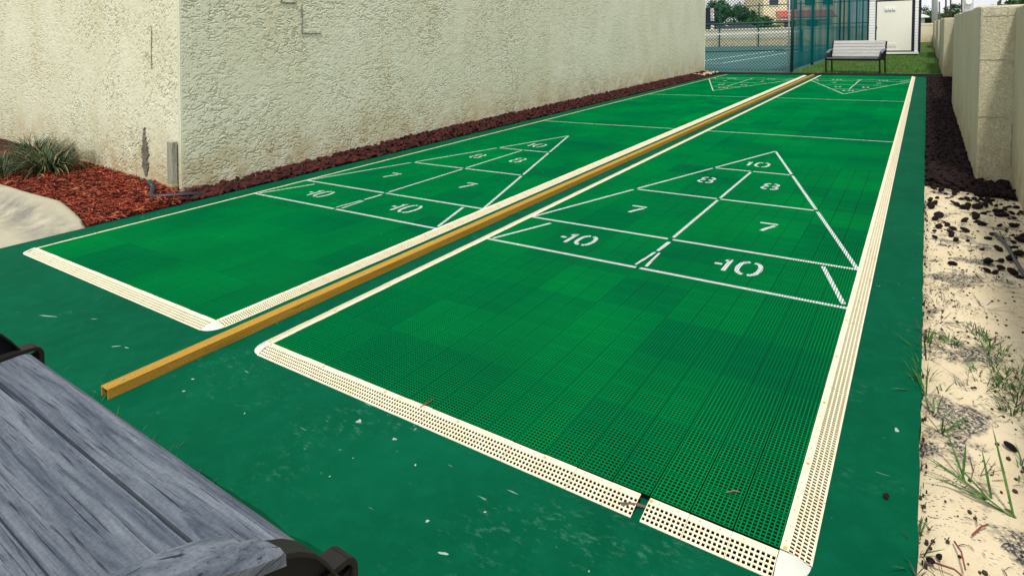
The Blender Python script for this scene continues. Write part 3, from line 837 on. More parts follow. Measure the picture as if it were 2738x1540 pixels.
b1 = empty('park_bench', 'weathered grey wooden bench with black iron arms at the near end of the court', 'bench', (.128,-.772,0), R(-1.0), 'wooden court benches')
bench_parts(b1)
b2 = copy_tree(b1)
b2.location = (1.155, 15.16, 0); b2.rotation_euler = (0,0,R(180-13))
b2['label'] = 'weathered grey wooden bench on the lawn beyond the far end of the court'

# ------------------------------------------------------------------ low boundary wall on the right
bw = empty('boundary_wall', 'low tan stucco boundary wall with stepped panels along the right of the court', 'wall')
segs = [(2.612,-1.2,4.06),(2.408,4.06,9.15),(2.60,9.15,14.42),(2.40,14.42,19.5),(2.60,19.5,22.9),(2.40,22.9,28),(2.6,28,33),(2.4,33,38),(2.6,38,45.6)]
HW = 1.262
for i, (x, a, b) in enumerate(segs):
    mb = MB(); n = max(4, int((b-a)/.35)); rg = random.Random(i)
    x1 = x+.30 if x > 2.5 else x+.51
    a_, b_ = a+.002, b-.002
    tops = [HW+rg.uniform(-.008,.008)-(.012 if x > 2.5 else 0) for _ in range(n+1)]
    for k in range(n):
        ya, yb = a_+(b_-a_)*k/n, a_+(b_-a_)*(k+1)/n
        mb.hexa([(x,ya,-.2),(x1,ya,-.2),(x1,yb,-.2),(x,yb,-.2),(x,ya,tops[k]),(x1,ya,tops[k]+.004),(x1,yb,tops[k+1]+.004),(x,yb,tops[k+1])])
    o = mb.build('wall_panel', BLOCK, bw, lean=True)
    # weld so that the face is one sheet
    import bmesh
    bmm = bmesh.new(); bmm.from_mesh(o.data); bmesh.ops.remove_doubles(bmm, verts=bmm.verts, dist=1e-5)
    dup = [f for f in bmm.faces if all(len(e.link_faces) > 2 or True for e in f.edges) and abs(f.normal.y) > .99 and a_+.01 < f.calc_center_median().y < b_-.01]
    bmesh.ops.delete(bmm, geom=dup, context='FACES'); bmm.to_mesh(o.data); bmm.free()
    bevel(o, .012, 2)
rg = random.Random(9)
for z, xs_ in ((1.185,(2.43,2.60)), (.87,(2.41,2.585)), (.455,(2.41,2.59))):
    mb = MB(); n = 9; ring = []
    for k in range(n+1): ring.append((xs_[0]+(xs_[1]-xs_[0])*k/n, 4.064, z+rg.uniform(-.004,.004)+.003))
    low = [(a, b, c-.002-rg.uniform(0,.002)) for a, b, c in reversed(ring)]
    mb.prism(ring+low, (0,-.0045,0)); mb.build('joint_crack', HAIR, bw, lean=True, recalc=True)
mb = MB(); ring = [(2.606+rg.uniform(-.003,.003), 4.061, z) for z in np.linspace(.42,.12,9)]
low = [(a+.006+rg.uniform(0,.004), b, c) for a, b, c in reversed(ring)]
mb.prism(ring+low, (0,-.006,0)); mb.build('joint_crack', HAIR, bw, lean=True, recalc=True)

# ------------------------------------------------------------------ lava rock
def rock_mesh(name, seed, mat, sub=2, flat=.75):
    import bmesh
    b = bmesh.new(); bmesh.ops.create_icosphere(b, subdivisions=sub, radius=.5)
    for v in b.verts:
        n = noise.noise(v.co*1.7+Vector((seed*3.1,0,0)))*.34+noise.noise(v.co*4.3+Vector((0,seed*2.3,0)))*.17
        v.co *= 1+n
        v.co.z *= flat
    me = bpy.data.meshes.new(name); b.to_mesh(me); b.free(); me.materials.append(mat); return me
redM = [rock_mesh('lava_rock', i, LAVA_RED) for i in range(7)]
darkM = [rock_mesh('lava_rock', i+10, LAVA_DARK, 2, .6) for i in range(7)]
paleM = [rock_mesh('pale_stone', i+20, PALE_ROCK, 2, .7) for i in range(5)]
pebM = [rock_mesh('pebble', i+30, PEBBLE, 2, .6) for i in range(3)]
rg = random.Random(21)
def put_rock(meshes, x, y, z, s, label, cat, group, name):
    o = bpy.data.objects.new(name, rg.choice(meshes)); COL.objects.link(o)
    o.location = (x,y,z); o.scale = (s*rg.uniform(.8,1.35), s*rg.uniform(.8,1.3), s*rg.uniform(.7,1.1)); o.rotation_euler = (rg.uniform(-.5,.5), rg.uniform(-.5,.5), rg.uniform(0,6.28))
    return tag(o, label, cat, group)
def rock_mass(name, mat, spots, seed, label):
    base = [rock_mesh('tmp', seed+i, mat, 1) for i in range(6)]
    arr = [(np.array([v.co[:] for v in me.vertices]), np.array([pl_.vertices[:] for pl_ in me.polygons])) for me in base]
    V = []; Fc = []; n = 0
    for (x, y, z, s) in spots:
        v, f = arr[rg.randrange(6)]
        e = Matrix.Rotation(rg.uniform(0,6.28), 3, 'Z') @ Matrix.Rotation(rg.uniform(-.8,.8), 3, 'X')
        q = (v*np.array([s*rg.uniform(.8,1.35), s*rg.uniform(.8,1.3), s*rg.uniform(.7,1.1)])) @ np.array(e).T+np.array([x,y,z])
        V.append(q); Fc.append(f+n); n += len(q)
    V = np.concatenate(V); Fc = np.concatenate(Fc)
    me = bpy.data.meshes.new(name); me.from_pydata(V.tolist(), [], Fc.tolist()); me.materials.append(mat); me.update()
    for b_ in base: bpy.data.meshes.remove(b_)
    o = bpy.data.objects.new(name, me); COL.objects.link(o)
    return tag(o, label, 'gravel', kind='stuff')
def bed_h(y): return .004+.060*min(1,max(0,(y-1.2)/2.6))
# bed soil under the rocks (left and right)
mb = MB(); n = 60
for k in range(n):
    ya = .95+13.6*k/n; yb = .95+13.6*(k+1)/n
    mb.face([(wallx(ya)-.01,ya,bed_h(ya)-.006),(-2.60,ya,-.008),(-2.60,yb,-.008),(wallx(yb)-.01,yb,bed_h(yb)-.006)])
    mb.face([(-2.60,ya,-.008),(-2.478,ya,-.03),(-2.478,yb,-.03),(-2.60,yb,-.008)])
struct(mb.build('bed_soil', LAVA_DARK))
spots = []
y_ = 1.12
for k in range(4600):
    y_ = .93+13.5*rg.random()**1.15
    wx = wallx(max(y_, 1.06)); f = rg.random(); x = wx+.01+(-2.487-wx-.01)*f
    if y_ < 1.06 and x < -2.74: continue
    spots.append((x, y_, bed_h(y_)-(bed_h(y_)+.012)*f+rg.uniform(0,.014), rg.uniform(.026,.050)))
spots.sort(key=lambda q: q[1])
near = [q for q in spots if q[1] < 3.2]; rg2 = random.Random(4); rg2.shuffle(near)
ind = near[:150]; rest = near[150:]+[q for q in spots if q[1] >= 3.2]
for x, y_, z, s in ind:
    put_rock(redM, x, y_, z+.006, s*1.2, 'rust red lava rock in the narrow bed along the stucco building wall', 'rock', 'red lava rocks along the stucco wall', 'lava_rock')
rock_mass('lava_gravel', LAVA_RED, rest, 40, 'bed of red brown lava gravel running along the stucco building wall')
mb = MB()
mb.face([(2.09,3.86,-.03),(2.62,3.62,-.03),(2.62,14.42,-.02),(2.09,14.42,-.02)]); struct(mb.build('bed_soil', LAVA_DARK))
spots = []
for k in range(3600):
    y_ = 3.66+10.7*rg.random()**1.3
    xr = 2.405 if 4.06 < y_ < 9.15 else 2.60
    if y_ > 9.15: xr = 2.6
    x = 2.11+(xr-2.11-.01)*rg.random()
    if y_ < 3.95 and x < 2.40 and rg.random() > .45*(y_-3.6)/.3: continue
    spots.append((x, y_, -.022+rg.uniform(0,.02), rg.uniform(.028,.055)))
rock_mass('lava_gravel', LAVA_DARK, spots, 60, 'bed of near black lava gravel between the court edge and boundary wall')
LBL = 'dark lava rock lying loose on the pale sand beside the court'; GRP = 'loose dark lava rocks on the sand'
named = [(2.374,3.357,.06),(2.293,2.987,.055),(2.288,2.778,.062),(2.204,2.853,.042),(2.163,2.798,.045),(2.162,3.031,.065),(2.15,2.97,.05),(2.126,3.429,.04),(2.375,2.949,.05),(2.466,3.281,.05),(2.502,3.222,.055),(2.47,3.20,.045),(2.356,3.111,.055),(2.35,3.07,.045),(2.216,2.709,.042),(2.307,3.292,.06),(2.208,2.167,.05),(2.36,2.291,.055),(2.344,2.145,.042),(2.445,2.172,.06),(2.533,2.719,.06),(2.498,2.478,.06),(2.455,2.379,.06),(2.12,3.30,.045),(2.128,3.24,.05),(2.25,3.40,.04),(2.27,3.36,.045),(2.33,3.38,.05),(2.14,2.70,.03),(2.298,.70,.035),(2.125,.19,.018),(2.11,.17,.02),(2.29,2.60,.025)]
for x, y_, s in named: put_rock(darkM, x, y_, -.034+s*.16, s*.8, LBL, 'rock', GRP, 'lava_rock')
for k in range(112):
    r_ = rg.random()
    if r_ < .55: y_ = 3.12+.62*rg.random()**.8; x = 2.11+.5*rg.random()
    elif r_ < .85: x = 2.34+.27*rg.random(); y_ = 2.1+1.2*rg.random()
    else: x = 2.11+.45*rg.random(); y_ = 2.0+1.3*rg.random()
    s = rg.uniform(.014,.04)
    put_rock(darkM, x, y_, -.036+s*.18, s, LBL, 'rock', GRP, 'lava_rock')
for k in range(34):
    y_ = 13.3+1.15*rg.random(); x = wallx(y_)+.06+.34*rg.random(); s = rg.uniform(.04,.085)
    put_rock(paleM, x, y_, .02+s*.2+.02*rg.random(), s, 'pale tan stone heaped at the far end of the stucco wall', 'stone', 'pale stones at the wall end', 'pale_stone')

# ------------------------------------------------------------------ grass blades and weeds
def blade(mb, base, ang, ln, wd, lean0, curl, mi=0, n=4, fold=.25):
    base = Vector(base); d = Vector((math.cos(ang), math.sin(ang), 0)); sd = Vector((-d.y, d.x, 0))
    pts = []; pcur = base.copy(); th = lean0
    for i in range(n+1):
        t = i/n; ww = wd*(1-t)**.6*(.55+.9*t if t < .5 else 1.0)
        pts.append((pcur.copy(), ww)); pcur = pcur+(d*math.sin(th)+Vector((0,0,math.cos(th))))*ln/n; th += curl/n
    for i in range(n):
        (a, wa), (b, wb) = pts[i], pts[i+1]
        u_ = Vector((0,0,1))*fold
        mb.face([a-sd*wa/2+u_*wa*.5, a, b, b-sd*wb/2+u_*wb*.5], mi); mb.face([a, a+sd*wa/2+u_*wa*.5, b+sd*wb/2+u_*wb*.5, b], mi)
def tuft(name, loc, nb, ln, wd, label, cat, group, spread=.02, lean=(.2,1.1), curl=(.2,1.0), dry=.15, seed=0, mat=None):
    r_ = random.Random(seed); mb = MB()
    for i in range(nb):
        a = r_.uniform(0,6.28); q = r_.random()*spread
        blade(mb, (math.cos(a)*q, math.sin(a)*q, -.008), a+r_.uniform(-.7,.7), ln*r_.uniform(.5,1.1), wd*r_.uniform(.7,1.15), r_.uniform(*lean), r_.uniform(*curl), 1 if r_.random() < dry else 0)
    o = mb.build(name, [mat or BLADE, DRYBLADE], loc=loc); return tag(o, label, cat, group)
G1 = 'grass tufts at the slab edge on the sand'
edge = [(2.105,1.265,9,.10),(2.099,1.142,8,.11),(2.10,.882,10,.12),(2.139,.695,11,.11),(2.098,.985,7,.11),(2.118,.79,6,.08),(2.147,.922,4,.06)]
for i, (x, y_, nb, ln) in enumerate(edge):
    tuft('grass_tuft', (x,y_,-.035), nb, ln, .0075, 'bright green grass tuft rooted in the sand at the court slab edge', 'grass tuft', G1, .018, (.15,1.0), (.1,.8), .15, i+1)
for i, (x, y_, nb, ln) in enumerate([(2.086,.243,6,.06),(2.088,.182,7,.055),(2.083,.12,9,.08),(2.10,.05,9,.09),(2.09,-.02,8,.09)]):
    tuft('grass_tuft', (x,y_,-.03), nb, ln, .006, 'small grass tuft squeezed in the gap beside the court slab near the frame bottom', 'grass tuft', 'small tufts at the slab edge in front', .012, (.3,1.3), (.1,.6), .3, i+31)
# big blades on the sand in front
r_ = random.Random(17)
for lab, x, y_, bl in (('broad green grass blades leaning left from a runner on the sand', 2.235,.452,[(2.9,.16,1.25,.1),(3.2,.15,1.35,.15),(1.9,.11,.45,.1),(2.6,.10,1.0,.2)]),
                  ('tall pair of green blades standing on the sand at the right edge', 2.284,.405,[(1.9,.20,.55,.1),(2.75,.22,1.25,.15),(2.2,.07,.8,2.8),(2.9,.15,1.4,.05)]),
                  ('split green grass shoot growing from the sand between larger tufts', 2.186,.498,[(2.1,.13,.7,.1),(1.3,.09,.35,.15),(-.9,.05,.9,.2)])):
    mb = MB()
    for a, ln, l0, cu in bl: blade(mb, (r_.uniform(-.006,.006), r_.uniform(-.006,.006), -.008), a, ln, .0095, l0, cu, 0, 7)
    tag(mb.build('grass_shoot', [BLADE], loc=(x,y_,-.032)), lab, 'grass shoot')
# creeping weeds
wd_spots = [(2.178,1.298,18),(2.287,1.276,26),(2.301,1.351,20),(2.302,1.185,26),(2.321,1.118,26),(2.304,1.059,22),(2.32,.899,22),(2.362,1.153,24),(2.345,1.03,24),(2.335,.97,18),(2.27,1.40,16),(2.33,1.30,16),(2.36,.80,18),(2.25,1.10,10),(2.40,1.22,20),(2.39,1.06,20),(2.31,.62,10),(2.35,.55,10),(2.44,2.72,9),(2.24,1.46,10)]
for i, (x, y_, nb) in enumerate(wd_spots):
    tuft('weed', (x,y_,-.036), int(nb*1.7), .055, .0058, 'low dark green weed creeping over the sand', 'weed', 'creeping weeds on the sand', .035, (.3,1.45), (-.2,.8), .2, i+50)
dr_spots = [(2.135,1.629,26),(2.115,1.96,26),(2.16,1.90,20),(2.125,1.70,22),(2.19,1.80,18),(2.15,1.48,18),(2.21,1.60,14),(2.30,1.70,12),(2.34,2.0,14),(2.17,1.22,16),(2.25,1.0,14),(2.22,.95,12),(2.20,.52,10),(2.19,2.95,12),(2.29,2.28,9),(2.36,2.02,12)]
for i, (x, y_, nb) in enumerate(dr_spots):
    tuft('dry_weed', (x,y_,-.034), int(nb*1.5), .075, .0036, 'tangle of thin dry brown stems lying on the sand', 'dry weed', 'dry weed tangles on the sand', .055, (1.0,1.6), (-.3,.4), .8, i+90)
# fine litter scattered over the sand
LITTER_SHADE = simple('litter_and_shade_dark', (.025,.02,.018), (.07,.05,.035), 60, .9, .1, True)
mb = MB(); r_ = random.Random(77); random.seed(9)
for k in range(2600):
    y_ = -.4+4.1*r_.random(); x = 2.10+.5*r_.random()
    if hnoise(x, y_, 3.1, 6)+.12 < r_.uniform(-.25,.5): continue
    zz_ = -.038+.012*hnoise(x,y_,4)+.006*hnoise(x,y_,13,3)
    if r_.random() < .45: strip(mb, (x,y_,zz_+.004), r_.uniform(.012,.05), r_.uniform(.0012,.003), r_.uniform(0,3.14), r_.uniform(-.15,.15))
    else:
        q = r_.uniform(.0015,.006); a_ = r_.uniform(0,6)
        ring = [(x+q*math.cos(a_+t)*r_.uniform(.6,1.2), y_+q*math.sin(a_+t)*r_.uniform(.6,1.2), zz_+.001) for t in (0,1.3,2.5,3.7,5)]
        mb.prism(ring, (0,0,q*.8))
for k in range(190):  # dark bits along the slab edge stand in for the crevice shade
    y_ = -.35+3.9*r_.random(); x = 2.088+.012*y_/14+abs(r_.gauss(0,.009)); q = r_.uniform(.0015,.0045); a_ = r_.uniform(0,6)
    if r_.random() < .55: strip(mb, (x,y_,-.036+r_.uniform(0,.012)), r_.uniform(.015,.05), .0025, r_.gauss(1.57,.5), r_.uniform(-.2,.3))
    else: mb.prism([(x+q*math.cos(a_+t)*r_.uniform(.6,1.2), y_+q*math.sin(a_+t)*r_.uniform(.6,1.2), -.045) for t in (0,1.3,2.5,3.7,5)], (0,0,q*1.2+.006))
tag(mb.build('litter_and_edge_shade', LITTER_SHADE), 'fine dark crumbs and dry needles littering the sand strip, and dark bits as crevice shade along the slab edge', 'litter', kind='stuff')
# red straws
STRAW = simple('red_straw', (.15,.035,.025), (.25,.075,.055), 30, .7)
for a, b, lab in (((2.155,.247,-.026),(2.172,.165,-.02),'bent reddish straw lying on sand near the slab edge'), ((2.118,.158,-.024),(2.18,.135,-.022),'straight reddish straw lying flat near the bottom of the sand strip'), ((2.19,.285,-.024),(2.222,.335,-.022),'short reddish straw on bare sand below the dark soil patch')):
    mb = MB(); a = Vector(a); b = Vector(b); mid = (a+b)/2+Vector((.003,.004,.006)); mb.tube([a,mid,b], .0020, 6); tag(mb.build('straw', STRAW, smooth=True), lab, 'straw')
mb = MB(); mb.tube([(2.40,2.775,-.03),(2.422,2.76,-.02),(2.445,2.62,-.015),(2.458,2.50,-.015),(2.466,2.305,-.014),(2.478,2.14,-.014),(2.50,1.9,-.016),(2.56,1.6,-.02)], .0085, 8)
tag(mb.build('irrigation_hose', BLACKHOSE, smooth=True), 'thin black irrigation hose lying on the sand at the right', 'hose')
# weeds along the front slab edge
for i, (x, y_, nb) in enumerate([(-.55,-.515,5),(-.20,-.53,7),(-.03,-.535,12),(.10,-.54,10),(.19,-.54,14),(.28,-.545,12),(.36,-.55,12),(.47,-.55,8)]):
    tuft('grass_tuft', (x,y_,-.03), nb, .06, .0045, 'small green tuft along the front slab edge behind the near bench', 'grass tuft', 'tufts along the front slab edge', .025, (.1,1.0), (.1,.6), .25, i+140)
# ornamental grass clump by the wall
def clump(loc, nb, label, seed):
    r_ = random.Random(seed); mb = MB()
    for i in range(nb):
        a = r_.uniform(0,6.28); q = .12*r_.random()**.6
        ln = r_.uniform(.24,.44)
        blade(mb, (math.cos(a)*q, math.sin(a)*q, 0), a+r_.uniform(-.5,.5), ln, .0085, r_.uniform(.2,1.0), r_.uniform(1.0,2.2), 1 if r_.random() < .13 else 0, 6, .15)
    tag(mb.build('ornamental_grass', [LIRIOPE, simple('dry_grass_blade', (.30,.24,.13),(.20,.14,.07), 20, .7)], loc=loc), label, 'plant', 'ornamental grass clumps by the stucco wall')
clump((-4.60,.88,.04), 380, 'dark green strappy grass clump nearest the open red mulch', 1)
clump((-5.15,1.0,.04), 420, 'strappy grass clump with brown tips cut by the left frame', 2)
clump((-5.75,1.12,.03), 380, 'tall strappy grass clump furthest left against the stucco wall', 4)
clump((-5.0,.66,.03), 180, 'low strappy grass clump beside the concrete walk', 3)

# small litter on the court
mb = MB(); mb.tube([(.778,-.022,.005),(.783,-.004,.007),(.788,.014,.008),(.790,.024,.010)], .0015, 6); tag(mb.build('twig', simple('red_twig', (.20,.012,.012), (.28,.03,.025), 30)), 'small red twig lying across the white front edge strip', 'twig')
mb = MB(); mb.tube([(1.685,.10,.004),(1.70,.112,.006),(1.712,.117,.004)], .0015, 6); tag(mb.build('twig', simple('brown_twig', (.16,.06,.05), (.25,.1,.08), 30)), 'short brown twig on the green tiles near the front right corner', 'twig')
mb = MB(); mb.tube([(1.47,-.05,-.01),(1.505,-.035,-.006),(1.54,-.028,-.008)], [.006,.004,.003], 6); tag(mb.build('twig', BARK), 'dry brown twig stuck in the gap of the front edge strip', 'twig')
o = put_rock(darkM, 2.018, .296, -.006, .015, 'small dark seed pod lying on the green slab', 'seed pod', None, 'seed_pod')
for x, y_, s in ((.646,-.145,.011),(.798,-.152,.007),(-.044,-.277,.011),(1.194,-.235,.008),(.93,-.20,.006),(.762,-.347,.006),(.30,-.30,.006)):
    put_rock(pebM, x, y_, -.012, s*.8, 'tiny pale pebble on the green slab in front of the lanes', 'pebble', 'pale pebbles on the slab', 'pebble')
SCUFF = simple('bare_concrete_chip', (.16,.26,.21), (.40,.46,.40), 90, .9, .1)
def chips(name, items, label):
    mb = MB(); r_ = random.Random(len(items))
    for cx, cy, l_, w_, a in items:
        ring = []
        for k in range(9):
            t = 6.283*k/9; q = r_.uniform(.6,1.15); dx = math.cos(t)*l_*q; dy = math.sin(t)*w_*q
            ring.append((cx+dx*math.cos(a)-dy*math.sin(a), cy+dx*math.sin(a)+dy*math.cos(a), -.0134))
        mb.face(ring)
    o = mb.build(name, SCUFF); o['kind'] = 'structure'; return o
chips('paint_chips', [(1.185,-.375,.014,.004,.3),(1.09,-.325,.006,.004,1),(.80,-.15,.008,.004,.4),(.645,-.148,.012,.005,.3),(2.03,.60,.007,.012,.1),(-1.12,-.325,.055,.003,.35),(-.9,-.235,.016,.002,.5),(-.55,-.30,.02,.003,.7),(-.50,-.285,.014,.003,.3),(.0,-.33,.006,.004,.2)], '')

# ------------------------------------------------------------------ beyond the court
# lawn
gx = np.arange(-.9, 4.2, .25); gy = np.arange(14.45, 46, .4)
X, Y = np.meshgrid(gx, gy, indexing='ij'); mb = MB(); mb.grid(X, Y, np.full_like(X, -.03)); struct(mb.build('lawn', LAWNBASE))
mb = MB(); r_ = random.Random(3)
for k in range(15000):
    y_ = 14.5+13*r_.random()**1.5; x = -.85+3.4*r_.random()
    a = r_.uniform(0,6.28); blade(mb, (x,y_,-.035), a, r_.uniform(.035,.085), .009, r_.uniform(.1,.9), .4, 0, 2)
tag(mb.build('lawn_grass', LAWN), 'short green and yellowing lawn grass beyond the court end', 'grass', kind='stuff')
mb = MB(); n = 46
r_ = random.Random(8)
prev = None
for k in range(n+1):
    x = -2.6+5.1*k/n; y_ = 14.47+.015*math.sin(k*.9)+r_.uniform(-.008,.008)
    if prev: mb.bar((prev[0],prev[1],-.005),(x,y_,-.005),.035,.10)
    prev = (x,y_)
tag(mb.build('lawn_edging', BLACKHOSE), 'black edging strip between the court end and the lawn', 'edging')
# tennis court
mb = MB(); mb.face([(-40,14.75,-.05),(-.93,14.75,-.05),(-.93,42.2,-.05),(-40,42.2,-.05)]); struct(mb.build('tennis_court', TENNIS))
mb = MB()
def tline(a, b, wd=.07):
    a = Vector(a); b = Vector(b); d = (b-a).normalized(); n_ = Vector((-d.y,d.x))*wd/2
    mb.face([(*(a-n_),-.045),(*(b-n_),-.045),(*(b+n_),-.045),(*(a+n_),-.045)])
D_ = Vector((.060,1)).normalized()
tline((-5.33,20.35),Vector((-5.33,20.35))+D_*20.5); tline((-4.05,20.25),Vector((-4.05,20.25))+D_*20.5); tline((-4.02,20.30),(-16,20.9))
struct(mb.build('tennis_court_lines', simple('line_white', (.72,.76,.74), (.8,.82,.8), 5, .6)))
# net
nt_ = empty('tennis_net', 'tennis net with white top band on the blue green court behind the fence', 'net')
na = Vector((-3.30,31.3)); nd = Vector((-.90,-.43)).normalized()
mb = MB(); A = na; B_ = na+nd*11
mb.face([(A.x,A.y,.05),(B_.x,B_.y,.05),(B_.x,B_.y,.80),(A.x,A.y,.90)]); mb.build('mesh', NETM, nt_, lean=True)
mb = MB(); mb.bar((A.x,A.y,.95),(B_.x,B_.y,.86),.01,.085); mb.build('top_band', WHITE, nt_, lean=True)
mb = MB(); mb.bar((A.x,A.y,.03),(B_.x,B_.y,.03),.012,.05); mb.build('bottom_cord', BLACKHOSE, nt_, lean=True)
mb = MB(); mb.tube([(A.x+.1,A.y+.03,-.05),(A.x+.1,A.y+.03,1.03)], .055, 10); mb.build('post', FENCEGREEN, nt_, lean=True)
# chain-link panel facing the court
def chain(mb, a, b, z0, z1, pitch=.09, wd=.0105):
    a = Vector(a); b = Vector(b); L = (b-a).length; d = (b-a)/L; h = z1-z0
    nrm = Vector((-d.y,d.x,0))
    k = -h
    while k < L:
        for sgn in (1, -1):
            s0, s1 = k, k+h; zz0, zz1 = (z0, z1) if sgn > 0 else (z1, z0)
            t0 = max(0, -s0/h if s0 < 0 else 0); t1 = min(1, (L-s0)/h)
            if t1 <= t0: continue
            pa = a+d*(s0+h*t0); pb = a+d*(s0+h*t1)
            za = zz0+(zz1-zz0)*t0; zb = zz0+(zz1-zz0)*t1
            o_ = nrm*.002*sgn
            mb.bar((pa.x+o_.x,pa.y+o_.y,za),(pb.x+o_.x,pb.y+o_.y,zb), wd, wd, (nrm.x,nrm.y,0))
        k += pitch
FH = 3.0
f1 = empty('chain_link_fence', 'green chain link fence panel facing the court end beside the stucco wall', 'fence')
mb = MB(); chain(mb, (-5.2,15.9,0), (-.97,15.9,0), .0, FH); mb.build('wire_mesh', WIRE, f1, lean=True)
for nm, z in (('top_rail', FH), ('middle_rail', 1.30)):
    mb = MB(); mb.tube([(-5.2,15.9,z),(-.96,15.9,z)], .026, 8); mb.build(nm, FENCEGREEN, f1, lean=True)
for x in (-.955, -1.03, -4.0):
    mb = MB(); mb.tube([(x,15.9,-.1),(x,15.9,FH+.05)], .030 if x > -1 else .022, 10); mb.build('post', GALV if x == -1.03 else FENCEGREEN, f1, lean=True, smooth=True)
f2 = empty('windscreen_fence', 'tall fence covered with translucent dark green windscreen beside the lawn', 'fence')
mb = MB(); n = 60
rows = [(-.92+.012*math.sin(k*1.7), 15.98+ (42.2-15.98)*k/n) for k in range(n+1)]
for k in range(n):
    (xa, ya), (xb, yb) = rows[k], rows[k+1]
    mb.face([(xa,ya,.03),(xb,yb,.03),(xb,yb,FH),(xa,ya,FH)])
mb.build('windscreen', SCREEN, f2, lean=True)
for k in range(8):
    mb = MB(); yy = 19.45+3.55*(k-1) if k else 16.02
    mb.tube([(-.965,yy,-.1),(-.965,yy,FH+.05)], .040, 10); mb.build('post', FENCEGREEN, f2, lean=True, smooth=True)
mb = MB(); mb.tube([(-.965,16,FH),(-.965,42,FH)], .022, 8); mb.build('top_rail', FENCEGREEN, f2, lean=True)
# far fence along the far wall
f3 = empty('far_court_fence', 'dark green post and rail fence in front of the far beige wall', 'fence')
for x, y_ in ((-13.2,41.0),(-10.2,41.6),(-7.65,42.0),(-5.0,42.1),(-2.4,42.1)):
    mb = MB(); mb.tube([(x,y_-.15,-.1),(x,y_-.15,2.9)], .045, 8); mb.build('post', FENCEGREEN, f3, lean=True)
for z, r in ((1.33,.03),(2.72,.03)):
    mb = MB(); mb.tube([(-14,40.7,z-.06),(-10.2,41.45,z),(-7.65,41.85,z),(-5,41.95,z),(-1,41.95,z)], r, 8); mb.build('rail', FENCEGREEN, f3, lean=True)
fwl = empty('far_wall', 'low beige stucco wall running across behind the tennis court', 'wall')
mb = MB(); pp = [(-16,40.5),(-11,41.75),(-7.65,42.3),(-5.5,42.35),(-.5,43.2),(2.45,45.4)]
for (a, b), (c, d) in zip(pp, pp[1:]): mb.hexa([(a,b,-.2),(c,d,-.2),(c,d+.25,-.2),(a,b+.25,-.2),(a,b,1.08),(c,d,1.08),(c,d+.25,1.08),(a,b+.25,1.08)])
mb.build('panel', BEIGE, fwl, lean=True)
mb = MB()
for (a, b), (c, d) in zip(pp, pp[1:]): mb.hexa([(a,b-.03,1.083),(c,d-.03,1.083),(c,d+.28,1.083),(a,b+.28,1.083),(a,b-.03,1.19),(c,d-.03,1.19),(c,d+.28,1.19),(a,b+.28,1.19)])
mb.build('coping', simple('coping_pale', (.62,.56,.42), (.7,.64,.5), 5, .9), fwl, lean=True)
# shed
sh = empty('garden_shed', 'white clapboard storage shed with an ivory door and navy trim', 'shed', (.145,25.85,0), 0)
mb = MB(); SW = 1.70; SD = 2.2; SH = 2.5; lap = .105
z = .10
while z < SH:
    z1 = min(z+lap, SH)
    mb.hexa([(0,-.016,z),(SW,-.016,z),(SW+.012,SD,z),(0,SD,z),(0,-.002,z1),(SW-.002,-.002,z1),(SW-.002,SD,z1),(0,SD,z1)])
    z += lap
mb.build('siding', WHITE, sh, lean=True)
for a, b in ((SW-.025,SW+.055),(-.045,.012)):
    mb = MB(); mb.box(a,b,-.030,-.0175,.05,SH); mb.build('corner_trim', NAVY, sh, lean=True)
mb = MB(); mb.box(.235,.275,-.034,-.0175,.11,2.12); mb.box(1.455,1.555,-.034,-.0175,.11,2.12); mb.box(.275,1.455,-.034,-.0175,2.06,2.12); mb.box(.275,1.455,-.034,-.0175,.11,.145)
mb.build('door_frame', NAVY, sh, lean=True)
dd = MB(); n = 13
for k in range(n):
    x0 = .278+1.174*k/n; x1 = .278+1.174*(k+1)/n
    dd.box(x0+.006,x1,-.040,-.0175,.148,2.055); dd.box(x0,x0+.006,-.036,-.0175,.148,2.055)
do = dd.build('door', DOORWHITE, sh, lean=True)
for zc in (1.78,.37):
    mb = MB()
    for q in range(3):
        xa = .66+.125*q
        mb.box(xa-.052,xa+.052,-.047,-.041,zc-.075,zc-.068); mb.box(xa-.052,xa+.052,-.047,-.041,zc+.068,zc+.075)
        mb.box(xa-.052,xa-.046,-.047,-.041,zc-.068,zc+.068); mb.box(xa+.046,xa+.052,-.047,-.041,zc-.068,zc+.068)
        for s_ in range(6): 
            zl = zc-.06+.021*s_; mb.hexa([(xa-.045,-.049,zl),(xa+.045,-.049,zl),(xa+.045,-.042,zl+.004),(xa-.045,-.042,zl+.004),(xa-.045,-.047,zl+.003),(xa+.045,-.047,zl+.003),(xa+.045,-.042,zl+.013),(xa-.045,-.042,zl+.013)])
    mb.build('vent', WHITE, do)
mb = MB(); mb.box(.30,.325,-.07,-.041,1.0,1.10); mb.build('handle', NAVY, do)
mb = MB(); mb.box(.0,SW,-.06,-.02,.02,.095); mb.build('skirt_board', WHITE, sh, lean=True)
mb = MB(); mb.box(.05,SW-.05,0,SD,-.1,.05); mb.build('skid', NAVY, sh, lean=True)
mb = MB(); mb.prism([(-.15,-.2,SH),(SW+.15,-.2,SH),(SW+.15,-.2,SH+.06),(SW/2,-.2,SH+.6),(-.15,-.2,SH+.06)], (0,SD+.4,0)); mb.build('roof', ROOF, sh, lean=True, recalc=True)

